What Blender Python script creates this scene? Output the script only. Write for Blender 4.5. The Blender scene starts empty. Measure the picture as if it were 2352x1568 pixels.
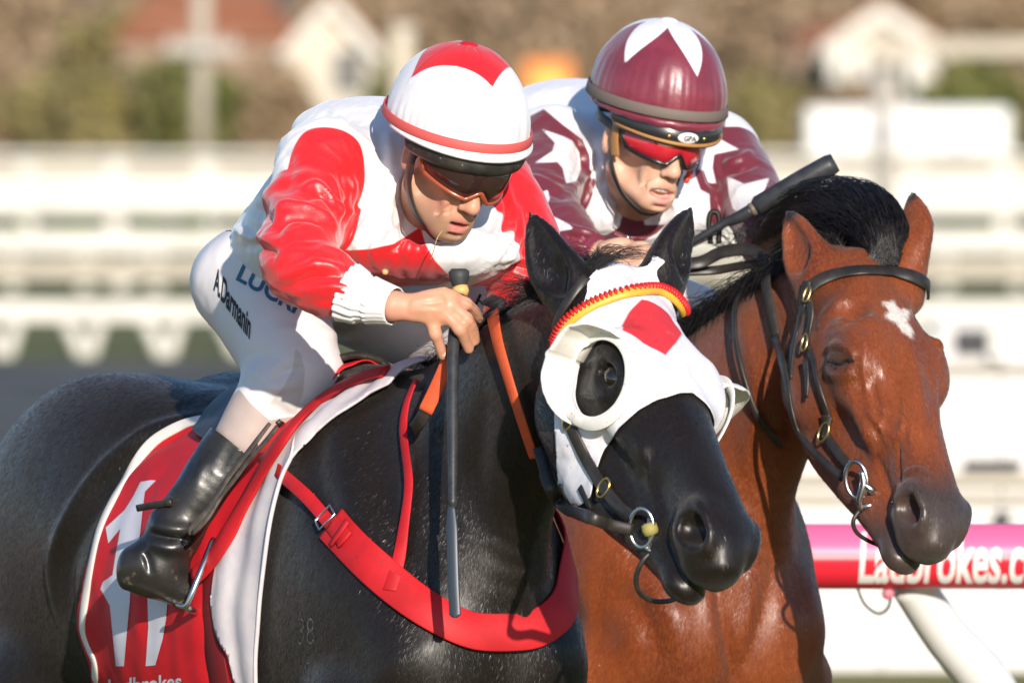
import bpy, bmesh, math, random
import numpy as np
from mathutils import Vector, Matrix
from mathutils.bvhtree import BVHTree

random.seed(7); rng = np.random.default_rng(7)
SC = bpy.context.scene
COL = SC.collection

# ------------------------------------------------------------------ camera, sky, sun, exposure
LENS, CAM_Y, CAM_Z, PITCH = 400.0, -18.7, 2.1, math.atan(614 / 26133.0)
FPX = 2352 * LENS / 36.0
cd = bpy.data.cameras.new('camera'); cam = bpy.data.objects.new('camera', cd); COL.objects.link(cam)
cam.location = (0, CAM_Y, CAM_Z); cam.rotation_euler = (math.pi / 2 - PITCH, 0, 0)
cd.lens = LENS; cd.sensor_width = 36; cd.clip_start = 1; cd.clip_end = 3000
cd.dof.use_dof = True; cd.dof.focus_distance = 18.75; cd.dof.aperture_fstop = 7.5
SC.camera = cam
SUN_AZ, SUN_EL = math.radians(12), math.radians(19)      # sun stands behind the camera, to its right
w = bpy.data.worlds.new('World'); SC.world = w; w.use_nodes = True
nt = w.node_tree; sky = nt.nodes.new('ShaderNodeTexSky'); sky.sky_type = 'NISHITA'; sky.sun_disc = False
sky.sun_elevation = SUN_EL; sky.sun_rotation = math.pi - SUN_AZ
sky.air_density = 1.0; sky.dust_density = .25; sky.ozone_density = 4.0
bg = nt.nodes['Background']; nt.links.new(sky.outputs[0], bg.inputs[0]); bg.inputs[1].default_value = 0.13
sd = bpy.data.lights.new('sun', 'SUN'); sun = bpy.data.objects.new('sun', sd); COL.objects.link(sun)
sd.energy = 4.2; sd.angle = math.radians(0.55); sd.color = (1.0, 0.90, 0.78)
sdir = Vector((math.sin(SUN_AZ) * math.cos(SUN_EL), -math.cos(SUN_AZ) * math.cos(SUN_EL), math.sin(SUN_EL)))
sun.rotation_euler = sdir.to_track_quat('Z', 'Y').to_euler()
SC.view_settings.view_transform = 'Standard'; SC.view_settings.look = 'None'
SC.view_settings.gamma = 1; SC.view_settings.exposure = 0.42; SC.view_settings.use_curve_mapping = False

# ------------------------------------------------------------------ geometry of the view, used to lay the place out
A = np.array
_f = A([0, math.cos(PITCH), -math.sin(PITCH)]); _u = A([0, math.sin(PITCH), math.cos(PITCH)]); CAMP = A([0, CAM_Y, CAM_Z])
def ray(px, py):
    d = _f + (px - 1176) / FPX * A([1., 0, 0]) - (py - 784) / FPX * _u
    return d / np.linalg.norm(d)
def P(px, py, Y):
    d = ray(px, py); return CAMP + d * ((Y - CAM_Y) / d[1])
def nrm(v):
    v = np.asarray(v, float); return v / (np.linalg.norm(v, axis=-1, keepdims=True) + 1e-12)
def spline(pts, n):
    """Catmull-Rom through rows of any width."""
    p = np.asarray(pts, float)
    if len(p) == 2:
        t = np.linspace(0, 1, n)[:, None]; return p[0] * (1 - t) + p[1] * t
    p = np.vstack([2 * p[0] - p[1], p, 2 * p[-1] - p[-2]]); m = len(p) - 3
    t = np.linspace(0, m - 1e-6, n); i = t.astype(int); f = (t - i)[:, None]
    a, b, c, d = p[i], p[i + 1], p[i + 2], p[i + 3]
    return .5 * (2 * b + (c - a) * f + (2 * a - 5 * b + 4 * c - d) * f ** 2 + (3 * b - a - 3 * c + d) * f ** 3)
def resample(pts, n):
    p = np.asarray(pts, float); s = np.r_[0, np.cumsum(np.linalg.norm(np.diff(p, axis=0), axis=1))]
    t = np.linspace(0, s[-1], n); return np.stack([np.interp(t, s, p[:, k]) for k in range(p.shape[1])], 1)

# ------------------------------------------------------------------ noise
def _h(i, j, k, s):
    n = (i * 374761393 + j * 668265263 + k * 2147483647 + s * 144665) & 0xffffffff
    n = ((n ^ (n >> 13)) * 1274126177) & 0xffffffff
    return ((n ^ (n >> 16)) & 0xffff) / 32767.5 - 1
def noise(p, scale, seed=0):
    q = np.asarray(p, float) * scale; i = np.floor(q).astype(np.int64); f = q - i; f = f * f * (3 - 2 * f)
    r = 0
    for a in (0, 1):
        for b in (0, 1):
            for c in (0, 1):
                wgt = (f[:, 0] if a else 1 - f[:, 0]) * (f[:, 1] if b else 1 - f[:, 1]) * (f[:, 2] if c else 1 - f[:, 2])
                r = r + wgt * _h(i[:, 0] + a, i[:, 1] + b, i[:, 2] + c, seed)
    return r

# ------------------------------------------------------------------ implicit modelling: smooth unions on a grid, meshed with surface nets
class Frame:
    """Local axes (columns of R) at T, scale s."""
    def __init__(s, R=None, T=(0, 0, 0), sc=1.0): s.R = np.eye(3) if R is None else np.asarray(R, float); s.T = np.asarray(T, float); s.sc = sc
    def to(s, p): return (np.asarray(p, float) * s.sc) @ s.R.T + s.T
    def inv(s, p): return ((np.asarray(p, float) - s.T) @ s.R) / s.sc
    def vec(s, v): return np.asarray(v, float) @ s.R.T
    def ivec(s, v): return np.asarray(v, float) @ s.R
def axis(*spans):
    """axis(a, step, b, step, c ...): grid coordinates with their own step in each span."""
    out = [spans[0]]; k = 1
    while k < len(spans):
        st, end = spans[k], spans[k + 1]; n = max(1, round((end - out[-1]) / st)); out += list(np.linspace(out[-1], end, n + 1)[1:]); k += 2
    return np.array(out)
class Field:
    def __init__(s, xs, ys, zs, frame=None):
        s.x, s.y, s.z = (np.asarray(v, np.float32) for v in (xs, ys, zs)); s.F = frame or Frame()
        s.D = np.full((len(xs), len(ys), len(zs)), 0.4, np.float32)
    def _put(s, fn, lo, hi, k, sub, cap=None):
        m = max(k, 0.0) + 0.02; sl = []
        for g, a, b in zip((s.x, s.y, s.z), lo, hi):
            i0 = max(0, np.searchsorted(g, a - m) - 1); i1 = min(len(g), np.searchsorted(g, b + m) + 1)
            if i1 <= i0: return
            sl.append(slice(i0, i1))
        sl = tuple(sl); d = fn(s.x[sl[0]][:, None, None], s.y[sl[1]][None, :, None], s.z[sl[2]][None, None, :]).astype(np.float32)
        D = s.D[sl]
        if sub:
            if k > 0: h = np.maximum(k - np.abs(D + d), 0) / k; s.D[sl] = np.maximum(D, -d) + h * h * k * .25
            else: s.D[sl] = np.maximum(D, -d)
        else:
            if k > 0: h = np.maximum(k - np.abs(D - d), 0) / k; s.D[sl] = np.minimum(D, d) - h * h * k * .25
            else: s.D[sl] = np.minimum(D, d)
    # every primitive takes its points in frame fr (default: world), and turns them into the grid's own frame
    def _pt(s, p, fr): p = fr.to(p) if fr else np.asarray(p, float); return s.F.inv(p)
    def ell(s, c, r, A_=None, k=.01, sub=False, fr=None):
        c = s._pt(c, fr).astype(np.float32); R = np.eye(3) if A_ is None else np.asarray(A_, float)
        R = (fr.R @ R) if fr else R; R = (s.F.R.T @ R).astype(np.float32); r = np.asarray(r, np.float32) * (fr.sc if fr else 1)
        def fn(x, y, z):
            x, y, z = x - c[0], y - c[1], z - c[2]
            q = [(x * R[0, i] + y * R[1, i] + z * R[2, i]) for i in range(3)]
            k0 = np.sqrt(sum((q[i] / r[i]) ** 2 for i in range(3))); k1 = np.sqrt(sum((q[i] / r[i] ** 2) ** 2 for i in range(3)))
            return k0 * (k0 - 1) / np.maximum(k1, 1e-6)
        e = np.sqrt(((R * r) ** 2).sum(1)); s._put(fn, c - e, c + e, k, sub)
    def cone(s, a, b, ra, rb, k=.01, sub=False, fr=None):
        a, b = s._pt(a, fr).astype(np.float32), s._pt(b, fr).astype(np.float32); ab = b - a; L = np.float32(max(ab @ ab, 1e-12)); g = fr.sc if fr else 1; ra, rb = ra * g, rb * g; m = max(ra, rb)
        def fn(x, y, z):
            px, py, pz = x - a[0], y - a[1], z - a[2]
            t = np.clip((px * ab[0] + py * ab[1] + pz * ab[2]) / L, 0, 1)
            return np.sqrt((px - t * ab[0]) ** 2 + (py - t * ab[1]) ** 2 + (pz - t * ab[2]) ** 2) - (ra + t * (rb - ra))
        s._put(fn, np.minimum(a, b) - m, np.maximum(a, b) + m, k, sub)
    def chain(s, pts, rad, k=.01, sub=False, fr=None, n=None):
        """round tube through points, radius per point"""
        q = spline(np.c_[np.asarray(pts, float), np.asarray(rad, float)], n or 4 * len(pts)); s.loft(q[:, :3], q[:, 3], q[:, 3], None, k, sub, fr, raw=True)
    def loft(s, pts, ra, rb, up, k=.01, sub=False, fr=None, n=None, raw=False, e=2.0, cap=.7):
        """elliptic sections: ra across (up x tangent), rb along up"""
        pts = np.asarray(pts, float); N = len(pts)
        if up is None: up = A([0.31, 0.11, 0.94])
        up = np.broadcast_to(np.asarray(up, float), (N, 3))
        tab = np.c_[pts, np.broadcast_to(ra, N), np.broadcast_to(rb, N), up]
        if not raw: tab = spline(tab, n or 5 * N)
        c = s._pt(tab[:, :3], fr); U = fr.vec(tab[:, 5:8]) if fr else tab[:, 5:8]; U = U @ s.F.R
        g = fr.sc if fr else 1; a_, b_ = np.maximum(tab[:, 3] * g, .001), np.maximum(tab[:, 4] * g, .001)
        T = nrm(np.gradient(c, axis=0)); S = nrm(np.cross(T, U)); U = np.cross(S, T); m = np.maximum(a_, b_)
        c, S, U, a_, b_ = (np.asarray(v, np.float32) for v in (c, S, U, a_, b_))
        def seg(i, x, y, z):
            ab = c[i + 1] - c[i]; L = max(ab @ ab, 1e-12)
            px, py, pz = x - c[i][0], y - c[i][1], z - c[i][2]
            t = np.clip((px * ab[0] + py * ab[1] + pz * ab[2]) / L, 0, 1)
            qx, qy, qz = px - t * ab[0], py - t * ab[1], pz - t * ab[2]
            s0, s1, u0, u1 = S[i], S[i + 1] - S[i], U[i], U[i + 1] - U[i]
            u_ = qx * (s0[0] + t * s1[0]) + qy * (s0[1] + t * s1[1]) + qz * (s0[2] + t * s1[2])
            v_ = qx * (u0[0] + t * u1[0]) + qy * (u0[1] + t * u1[1]) + qz * (u0[2] + t * u1[2])
            w2 = np.maximum(qx * qx + qy * qy + qz * qz - u_ * u_ - v_ * v_, 0)
            aa, bb = a_[i] + t * (a_[i + 1] - a_[i]), b_[i] + t * (b_[i + 1] - b_[i]); cc = np.minimum(aa, bb) * cap
            if e == 2.0: k0 = np.sqrt((u_ / aa) ** 2 + (v_ / bb) ** 2 + w2 / cc ** 2)
            else: k0 = (np.abs(u_ / aa) ** e + np.abs(v_ / bb) ** e + (np.sqrt(w2) / cc) ** e) ** (1 / e)
            k1 = np.sqrt((u_ / aa ** 2) ** 2 + (v_ / bb ** 2) ** 2 + w2 / cc ** 4)
            return k0 * (k0 - 1) / np.maximum(k1, 1e-5)
        mg = k + .03
        def fn(x, y, z):
            g = (x.ravel(), y.ravel(), z.ravel()); best = np.full([len(v) for v in g], .4, np.float32)
            for i in range(len(c) - 1):
                mm = max(m[i], m[i + 1]) + mg; lo, hi = np.minimum(c[i], c[i + 1]) - mm, np.maximum(c[i], c[i + 1]) + mm
                sl = tuple(slice(np.searchsorted(v, a), np.searchsorted(v, b_2)) for v, a, b_2 in zip(g, lo, hi))
                if any(q.stop <= q.start for q in sl): continue
                best[sl] = np.minimum(best[sl], seg(i, g[0][sl[0]][:, None, None], g[1][sl[1]][None, :, None], g[2][sl[2]][None, None, :]))
            return best
        s._put(fn, (c - m[:, None]).min(0), (c + m[:, None]).max(0), k, sub)
    def mesh(s, smooth=1):
        v, q = surface_nets(s.D, s.x.astype(float), s.y.astype(float), s.z.astype(float))
        for _ in range(smooth): v = lap(v, q, .5); v = lap(v, q, -.52)
        return s.F.to(v), q
def surface_nets(D, xs, ys, zs):
    ins = D < 0; c = np.zeros(tuple(n - 1 for n in D.shape), np.uint8)
    for i in (0, 1):
        for j in (0, 1):
            for k in (0, 1): c += ins[i:c.shape[0] + i, j:c.shape[1] + j, k:c.shape[2] + k]
    act = (c > 0) & (c < 8); idx = np.full(c.shape, -1, np.int32); n = int(act.sum()); idx[act] = np.arange(n)
    sumv = np.zeros((n, 3)); cnt = np.zeros(n); quads = []; G = (xs, ys, zs)
    for ax in range(3):
        s0 = [slice(None)] * 3; s1 = [slice(None)] * 3; s0[ax] = slice(None, -1); s1[ax] = slice(1, None)
        a, b = ins[tuple(s0)], ins[tuple(s1)]; ijk = np.array(np.nonzero(a != b)).T
        if not len(ijk): continue
        d0 = D[tuple(ijk.T)]; nx = ijk.copy(); nx[:, ax] += 1; d1 = D[tuple(nx.T)]; t = d0 / (d0 - d1)
        pos = np.stack([G[m][ijk[:, m]] for m in range(3)], 1); pos[:, ax] += t * (G[ax][nx[:, ax]] - G[ax][ijk[:, ax]])
        o1, o2 = (ax + 1) % 3, (ax + 2) % 3; cells = []; ok = np.ones(len(ijk), bool)
        for (p, q) in ((-1, -1), (0, -1), (0, 0), (-1, 0)):
            cc = ijk.copy(); cc[:, o1] += p; cc[:, o2] += q
            v = ((cc >= 0) & (cc < np.array(c.shape))).all(1); ok &= v; cc = np.clip(cc, 0, np.array(c.shape) - 1)
            i_ = idx[tuple(cc.T)]; vv = v & (i_ >= 0); np.add.at(cnt, i_[vv], 1)
            for m in range(3): sumv[:, m] += np.bincount(i_[vv], pos[vv, m], n)
            cells.append(i_)
        q = np.stack(cells, 1)[ok]; fl = d0[ok] > 0; q[fl] = q[fl][:, ::-1]; quads.append(q)
    return sumv / np.maximum(cnt, 1)[:, None], np.vstack(quads)
def lap(v, q, lam):
    e = np.vstack([q[:, [i, (i + 1) % q.shape[1]]] for i in range(q.shape[1])]); n = len(v)
    s = np.zeros_like(v); c = np.bincount(e[:, 0], minlength=n) + np.bincount(e[:, 1], minlength=n)
    for m in range(3): s[:, m] = np.bincount(e[:, 0], v[e[:, 1], m], n) + np.bincount(e[:, 1], v[e[:, 0], m], n)
    return v + lam * (s / np.maximum(c, 1)[:, None] - v)
def smooth_where(v, q, wgt, it):
    """relax a mesh where wgt (0..1) says so, keeping its volume"""
    for _ in range(it):
        for lam in (.6, -.61): v = v + wgt[:, None] * (lap(v, q, lam) - v)
    return v
def vnormals(v, q):
    a = v[q[:, 2]] - v[q[:, 0]]; b = v[q[:, -1]] - v[q[:, 1]]; fn = np.cross(a, b); n = np.zeros_like(v)
    for i in range(q.shape[1]):
        for m in range(3): n[:, m] += np.bincount(q[:, i], fn[:, m], len(v))
    return nrm(n)
def tris(q): return np.vstack([q[:, [0, 1, 2]], q[:, [0, 2, 3]]]) if q.shape[1] == 4 else q
def clip(v, q, f, extra=()):
    """the part of a mesh where f >= 0, cut along the zero line; per-vertex extras are carried along"""
    t = tris(q); m = f[t] >= 0; n = m.sum(1); out = [t[n == 3]]; V = [v]; E = [[x] for x in extra]; base = len(v)
    for cnt_in in (1, 2):
        tt = t[n == cnt_in]; mm = m[n == cnt_in]
        if not len(tt): continue
        k = np.argmax(mm if cnt_in == 1 else ~mm, axis=1); r = np.arange(len(tt)); a, b, c = tt[r, k], tt[r, (k + 1) % 3], tt[r, (k + 2) % 3]
        def cut(i, j):
            w_ = (f[i] / (f[i] - f[j]))[:, None]
            for x, e in zip(extra, E):
                e.append(x[i] * (1 - w_) + x[j] * w_ if x.ndim > 1 else x[i] * (1 - w_[:, 0]) + x[j] * w_[:, 0])
            return v[i] * (1 - w_) + v[j] * w_
        V.append(cut(a, b)); ib = base + np.arange(len(tt)); base += len(tt); V.append(cut(a, c)); ic = base + np.arange(len(tt)); base += len(tt)
        out += [np.stack([a, ib, ic], 1)] if cnt_in == 1 else [np.stack([ib, b, c], 1), np.stack([ib, c, ic], 1)]
    V = np.vstack(V); T = np.vstack(out); E = [np.concatenate(e) for e in E]
    # weld the cut points, drop what is not used
    key = np.round(V * 2e5).astype(np.int64); used = np.unique(T); _, first, inv = np.unique(key[used], axis=0, return_index=True, return_inverse=True)
    mp = np.zeros(len(V), int); mp[used] = inv.ravel(); T = mp[T]; keep = used[first]
    T = T[(T[:, 0] != T[:, 1]) & (T[:, 1] != T[:, 2]) & (T[:, 0] != T[:, 2])]
    return (V[keep], T) + tuple(e[keep] for e in E)
def poly_sd(p, poly):
    """signed distance to a closed 2-D polygon, positive inside"""
    p = np.asarray(p, float); poly = np.asarray(poly, float); d = np.full(len(p), 1e9); ins = np.zeros(len(p), bool)
    for a, b in zip(poly, np.roll(poly, -1, 0)):
        e = b - a; w_ = p - a; t = np.clip((w_ @ e) / max(e @ e, 1e-12), 0, 1); d = np.minimum(d, ((w_ - t[:, None] * e) ** 2).sum(1))
        c1 = p[:, 1] >= a[1]; c2 = p[:, 1] < b[1]; c3 = e[0] * w_[:, 1] > e[1] * w_[:, 0]
        ins ^= (c1 & c2 & c3) | (~c1 & ~c2 & ~c3)
    return np.sqrt(d) * np.where(ins, 1, -1)

# ------------------------------------------------------------------ objects
def tag(o, label=None, cat=None, group=None, kind=None):
    for k, x in (('label', label), ('category', cat), ('group', group), ('kind', kind)):
        if x: o[k] = x
    return o
def thing(name, loc, label, cat, group=None):
    o = bpy.data.objects.new(name, None); COL.objects.link(o); o.location = [float(x) for x in loc]; o.empty_display_size = .1
    return tag(o, label, cat, group)
def wloc(o):
    p = A([0., 0, 0])
    while o: p = p + A(o.location); o = o.parent
    return p
def obj(name, v, q, mat, parent=None, at=None, attrs=None, smooth=True, solid=0, sub=0, label=None, offset=1, bevel=0):
    """one mesh object; v in world coordinates"""
    base = wloc(parent) if parent else A([0., 0, 0])
    loc = A([0., 0, 0]) if at is None else A(at) - base
    v = np.asarray(v, float) - base - loc; me = bpy.data.meshes.new(name)
    q = [list(map(int, f)) for f in q] if not isinstance(q, np.ndarray) else q
    if isinstance(q, np.ndarray):
        n, k = q.shape; me.vertices.add(len(v)); me.vertices.foreach_set('co', v.astype(np.float32).ravel())
        me.loops.add(n * k); me.loops.foreach_set('vertex_index', q.astype(np.int32).ravel())
        me.polygons.add(n); me.polygons.foreach_set('loop_start', np.arange(0, n * k, k, dtype=np.int32))
        me.update(calc_edges=True)
    else:
        me.from_pydata([tuple(x) for x in v], [], q); me.update()
    me.validate()
    if smooth: me.polygons.foreach_set('use_smooth', np.ones(len(me.polygons), bool))
    for nm, val in (attrs or {}).items():
        val = np.asarray(val, np.float32)
        if val.ndim == 1: me.attributes.new(nm, 'FLOAT', 'POINT').data.foreach_set('value', val)
        else: me.attributes.new(nm, 'FLOAT_VECTOR', 'POINT').data.foreach_set('vector', val.ravel())
    if mat: me.materials.append(mat)
    o = bpy.data.objects.new(name, me); COL.objects.link(o); o.location = loc
    if parent: o.parent = parent
    if label: o['label'] = label
    if solid:
        m = o.modifiers.new('thick', 'SOLIDIFY'); m.thickness = solid; m.offset = offset
    if bevel:
        m = o.modifiers.new('bevel', 'BEVEL'); m.width = bevel; m.segments = 2; m.limit_method = 'ANGLE'
    if sub:
        m = o.modifiers.new('sub', 'SUBSURF'); m.levels = sub; m.render_levels = sub
    return o
def frames(p, up=None, nr=None):
    T = nrm(np.gradient(p, axis=0))
    if nr is None:
        n0 = nrm(np.cross(T[0], up if up is not None else (A([0, 0, 1.]) if abs(T[0][2]) < .9 else A([1., 0, 0]))))
        N = [n0]
        for t in T[1:]: n0 = nrm(n0 - t * (n0 @ t)); N.append(n0)
        N = A(N)
    else: N = nrm(nr - T * (nr * T).sum(1, keepdims=True))
    return T, N, np.cross(T, N)
def tube(pts, rad, n=10, closed=False, ns=None, flat=1.0, nr=None):
    p = np.asarray(pts, float); rad = np.broadcast_to(rad, len(p)).astype(float)
    if ns: q = spline(np.c_[p, rad], ns); p, rad = q[:, :3], q[:, 3]
    if closed:
        pp = np.vstack([p[-1], p, p[0]]); T = nrm(pp[2:] - pp[:-2]); N = frames(p)[1] if nr is None else np.asarray(nr)
        N = nrm(N - T * (N * T).sum(1, keepdims=True)); B = np.cross(T, N)
    else: T, N, B = frames(p, nr=nr)
    a = np.linspace(0, 2 * np.pi, n, endpoint=False)
    v = (p[:, None] + rad[:, None, None] * (np.cos(a)[None, :, None] * N[:, None] * flat + np.sin(a)[None, :, None] * B[:, None])).reshape(-1, 3)
    m = len(p); q = []; L = m if closed else m - 1
    i, j = np.meshgrid(np.arange(L), np.arange(n), indexing='ij'); i, j = i.ravel(), j.ravel(); i2 = (i + 1) % m; j2 = (j + 1) % n
    q = np.stack([i * n + j, i * n + j2, i2 * n + j2, i2 * n + j], 1)
    if closed: return v, q
    v = np.vstack([v, p[0], p[-1]]); c0, c1 = len(v) - 2, len(v) - 1; jj = np.arange(n)
    caps = [[c0, (x + 1) % n, x, x] for x in jj] + [[c1, (m - 1) * n + x, (m - 1) * n + (x + 1) % n, (m - 1) * n + (x + 1) % n] for x in jj]
    return v, [list(dict.fromkeys(f)) for f in q.tolist() + caps]
def ribbon(pts, nr, width, thick, closed=False, round_=.35, crown=0):
    """a strap: pts on its underside's middle, nr outward normals"""
    p = np.asarray(pts, float); N_ = np.asarray(nr, float); m = len(p); width = np.broadcast_to(width, m).astype(float)
    if closed: T = nrm(np.roll(p, -1, 0) - np.roll(p, 1, 0))
    else: T = nrm(np.gradient(p, axis=0))
    N_ = nrm(N_ - T * (N_ * T).sum(1, keepdims=True)); B = np.cross(T, N_)
    c = thick * round_; h = .5
    prof = [(-h, 0, 0, c), (-h, 0, 0, thick - c), (-h, c, 0, thick), (0, 0, 0, thick + crown), (h, -c, 0, thick), (h, 0, 0, thick - c), (h, 0, 0, c), (h, -c, 0, 0), (-h, c, 0, 0)]
    k = len(prof); v = np.zeros((m, k, 3))
    for i, (hw, off, _, z) in enumerate(prof): v[:, i] = p + B * (hw * width + off)[:, None] + N_ * z
    i, j = np.meshgrid(np.arange(m if closed else m - 1), np.arange(k), indexing='ij'); i, j = i.ravel(), j.ravel(); i2 = (i + 1) % m; j2 = (j + 1) % k
    q = np.stack([i * k + j, i2 * k + j, i2 * k + j2, i * k + j2], 1).tolist()
    if not closed: q += [list(range(k)), [(m - 1) * k + x for x in range(k)][::-1]]
    return v.reshape(-1, 3), q
def join(*vs):
    V, Q, b = [], [], 0
    for v, q in vs:
        V.append(np.asarray(v, float)); Q += [[int(x) + b for x in f] for f in q]; b += len(v)
    return np.vstack(V), Q
def box(lo, hi, fr=None):
    lo, hi = A(lo, float), A(hi, float)
    v = A([[(lo, hi)[i][0], (lo, hi)[j][1], (lo, hi)[k][2]] for i in (0, 1) for j in (0, 1) for k in (0, 1)])
    q = [[0, 1, 3, 2], [4, 6, 7, 5], [0, 4, 5, 1], [2, 3, 7, 6], [0, 2, 6, 4], [1, 5, 7, 3]]
    return (fr.to(v) if fr else v), q
def sphere(c, r, n=12, fr=None, R=None):
    v = [[0, 0, 1.]]; m = 2 * n
    for i in range(1, n):
        for j in range(m): t, a = math.pi * i / n, 2 * math.pi * j / m; v.append([math.sin(t) * math.cos(a), math.sin(t) * math.sin(a), math.cos(t)])
    v.append([0, 0, -1.]); q = []
    for j in range(m):
        q.append([0, 1 + j, 1 + (j + 1) % m]); L = 1 + (n - 2) * m; q.append([len(v) - 1, L + (j + 1) % m, L + j])
        for i in range(n - 2): a = 1 + i * m; q.append([a + j, a + m + j, a + m + (j + 1) % m, a + (j + 1) % m])
    v = A(v) * np.asarray(r, float)
    if R is not None: v = v @ np.asarray(R).T
    v = v + A(c); return (fr.to(v) if fr else v), q
class Surf:
    """ray casts and nearest points on a built mesh"""
    def __init__(s, v, q): s.t = BVHTree.FromPolygons([Vector(x) for x in v], [list(map(int, f)) for f in q])
    def hit(s, px, py, Yg=0):
        d = ray(px, py); h = s.t.ray_cast(Vector(CAMP), Vector(d))
        if h[0] is not None: return A(h[0]), A(h[1])
        h = s.t.find_nearest(Vector(P(px, py, Yg))); return A(h[0]), A(h[1])
    def near(s, p):
        h = s.t.find_nearest(Vector(p)); return A(h[0]), A(h[1])
    def path(s, pxs, n=None, lift=0, Yg=0, sm=2):
        """points and normals on the surface below a line of picture points"""
        q = spline(pxs, n or 8 * len(pxs)); P_, N_ = [], []
        for x, y in q:
            h, m = s.hit(x, y, Yg); Yg = h[1]; P_.append(h); N_.append(m)
        P_, N_ = A(P_), A(N_)
        for _ in range(sm):
            N_[1:-1] = (N_[:-2] + N_[1:-1] * 2 + N_[2:]) / 4; P_[1:-1] = (P_[:-2] + P_[1:-1] * 2 + P_[2:]) / 4
        N_ = nrm(N_); return P_ + N_ * lift, N_

# ------------------------------------------------------------------ materials
def rgb(h):
    """sRGB hex to linear"""
    c = [int(h[i:i + 2], 16) / 255 for i in (0, 2, 4)]; return tuple(x / 12.92 if x < .04045 else ((x + .055) / 1.055) ** 2.4 for x in c)
def mat(name, col, rough=.5, spec=.5, col2=None, vs=8., layers=(), bump=(), sheen=0, coat=0, metal=0, aniso=0, stretch=None, vpos=(.35, .65), emit=0, trans=0, coord='Object', sss=0, alpha=1, grime=None, rvar=None, fine=None):
    m = bpy.data.materials.new(name); m.use_nodes = True; N = m.node_tree.nodes; L = m.node_tree.links; b = N['Principled BSDF']
    tc = N.new('ShaderNodeTexCoord'); src = tc.outputs[coord]
    if stretch:
        mp = N.new('ShaderNodeMapping'); mp.inputs['Scale'].default_value = stretch[:3]
        if len(stretch) > 3: mp.inputs['Rotation'].default_value = stretch[3:]
        L.new(src, mp.inputs[0]); src = mp.outputs[0]
    def tex(scale, det=4, rgh=.6):
        t = N.new('ShaderNodeTexNoise'); t.inputs['Scale'].default_value = scale; t.inputs['Detail'].default_value = det; t.inputs['Roughness'].default_value = rgh; L.new(src, t.inputs['Vector']); return t.outputs['Fac']
    def mix(fac, a, c):
        x = N.new('ShaderNodeMix'); x.data_type = 'RGBA'; L.new(fac, x.inputs[0])
        for s_, v_ in ((6, a), (7, c)):
            if isinstance(v_, tuple): x.inputs[s_].default_value = (*v_[:3], 1)
            else: L.new(v_, x.inputs[s_])
        return x.outputs[2]
    def ramp(fac, lo, hi):
        r = N.new('ShaderNodeMapRange'); r.interpolation_type = 'SMOOTHSTEP'; r.inputs[1].default_value = lo; r.inputs[2].default_value = hi; L.new(fac, r.inputs[0]); return r.outputs[0]
    c = tuple(col)
    if col2 is not None: c = mix(ramp(tex(vs), *vpos), tuple(col), tuple(col2))
    if fine: c = mix(ramp(tex(fine[1], 3, .7), .42, .85), c, tuple(fine[0]))     # fine streaks of lighter hair
    for la in layers:
        at = N.new('ShaderNodeAttribute'); at.attribute_name = la[0]; soft = la[2] if len(la) > 2 else .0012; fac = at.outputs['Fac']
        if len(la) > 3:      # wavy edge
            ad = N.new('ShaderNodeMath'); ad.operation = 'MULTIPLY_ADD'; ad.inputs[1].default_value = la[3]; ad.inputs[2].default_value = -la[3] / 2
            L.new(tex(la[4]), ad.inputs[0]); a2 = N.new('ShaderNodeMath'); L.new(ad.outputs[0], a2.inputs[0]); L.new(fac, a2.inputs[1]); fac = a2.outputs[0]
        c = mix(ramp(fac, -soft, soft), c, tuple(la[1]))
    if grime: c = mix(ramp(tex(grime[1]), grime[2], grime[2] + .06), c, tuple(grime[0]))
    if isinstance(c, tuple): b.inputs['Base Color'].default_value = (*c[:3], 1)
    else: L.new(c, b.inputs['Base Color'])
    b.inputs['Roughness'].default_value = rough; b.inputs['Specular IOR Level'].default_value = spec; b.inputs['Metallic'].default_value = metal
    b.inputs['Sheen Weight'].default_value = sheen; b.inputs['Coat Weight'].default_value = coat; b.inputs['Coat Roughness'].default_value = .12
    b.inputs['Anisotropic'].default_value = aniso; b.inputs['Transmission Weight'].default_value = trans; b.inputs['Alpha'].default_value = alpha
    if sss: b.inputs['Subsurface Weight'].default_value = sss; b.inputs['Subsurface Radius'].default_value = (.012, .005, .003); b.inputs['Subsurface Scale'].default_value = 1
    if emit: b.inputs['Emission Color'].default_value = (*col[:3], 1); b.inputs['Emission Strength'].default_value = emit
    if rvar:
        r = N.new('ShaderNodeMapRange'); r.inputs[1].default_value = .3; r.inputs[2].default_value = .7; r.inputs[3].default_value = rvar[0]; r.inputs[4].default_value = rvar[1]; L.new(tex(rvar[2]), r.inputs[0]); L.new(r.outputs[0], b.inputs['Roughness'])
    prev = None
    for (sc_, st, dist) in bump:
        bp = N.new('ShaderNodeBump'); bp.inputs['Strength'].default_value = st; bp.inputs['Distance'].default_value = dist; L.new(tex(sc_), bp.inputs['Height'])
        if prev: L.new(prev, bp.inputs['Normal'])
        prev = bp.outputs[0]
    if prev: L.new(prev, b.inputs['Normal'])
    return m
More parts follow.
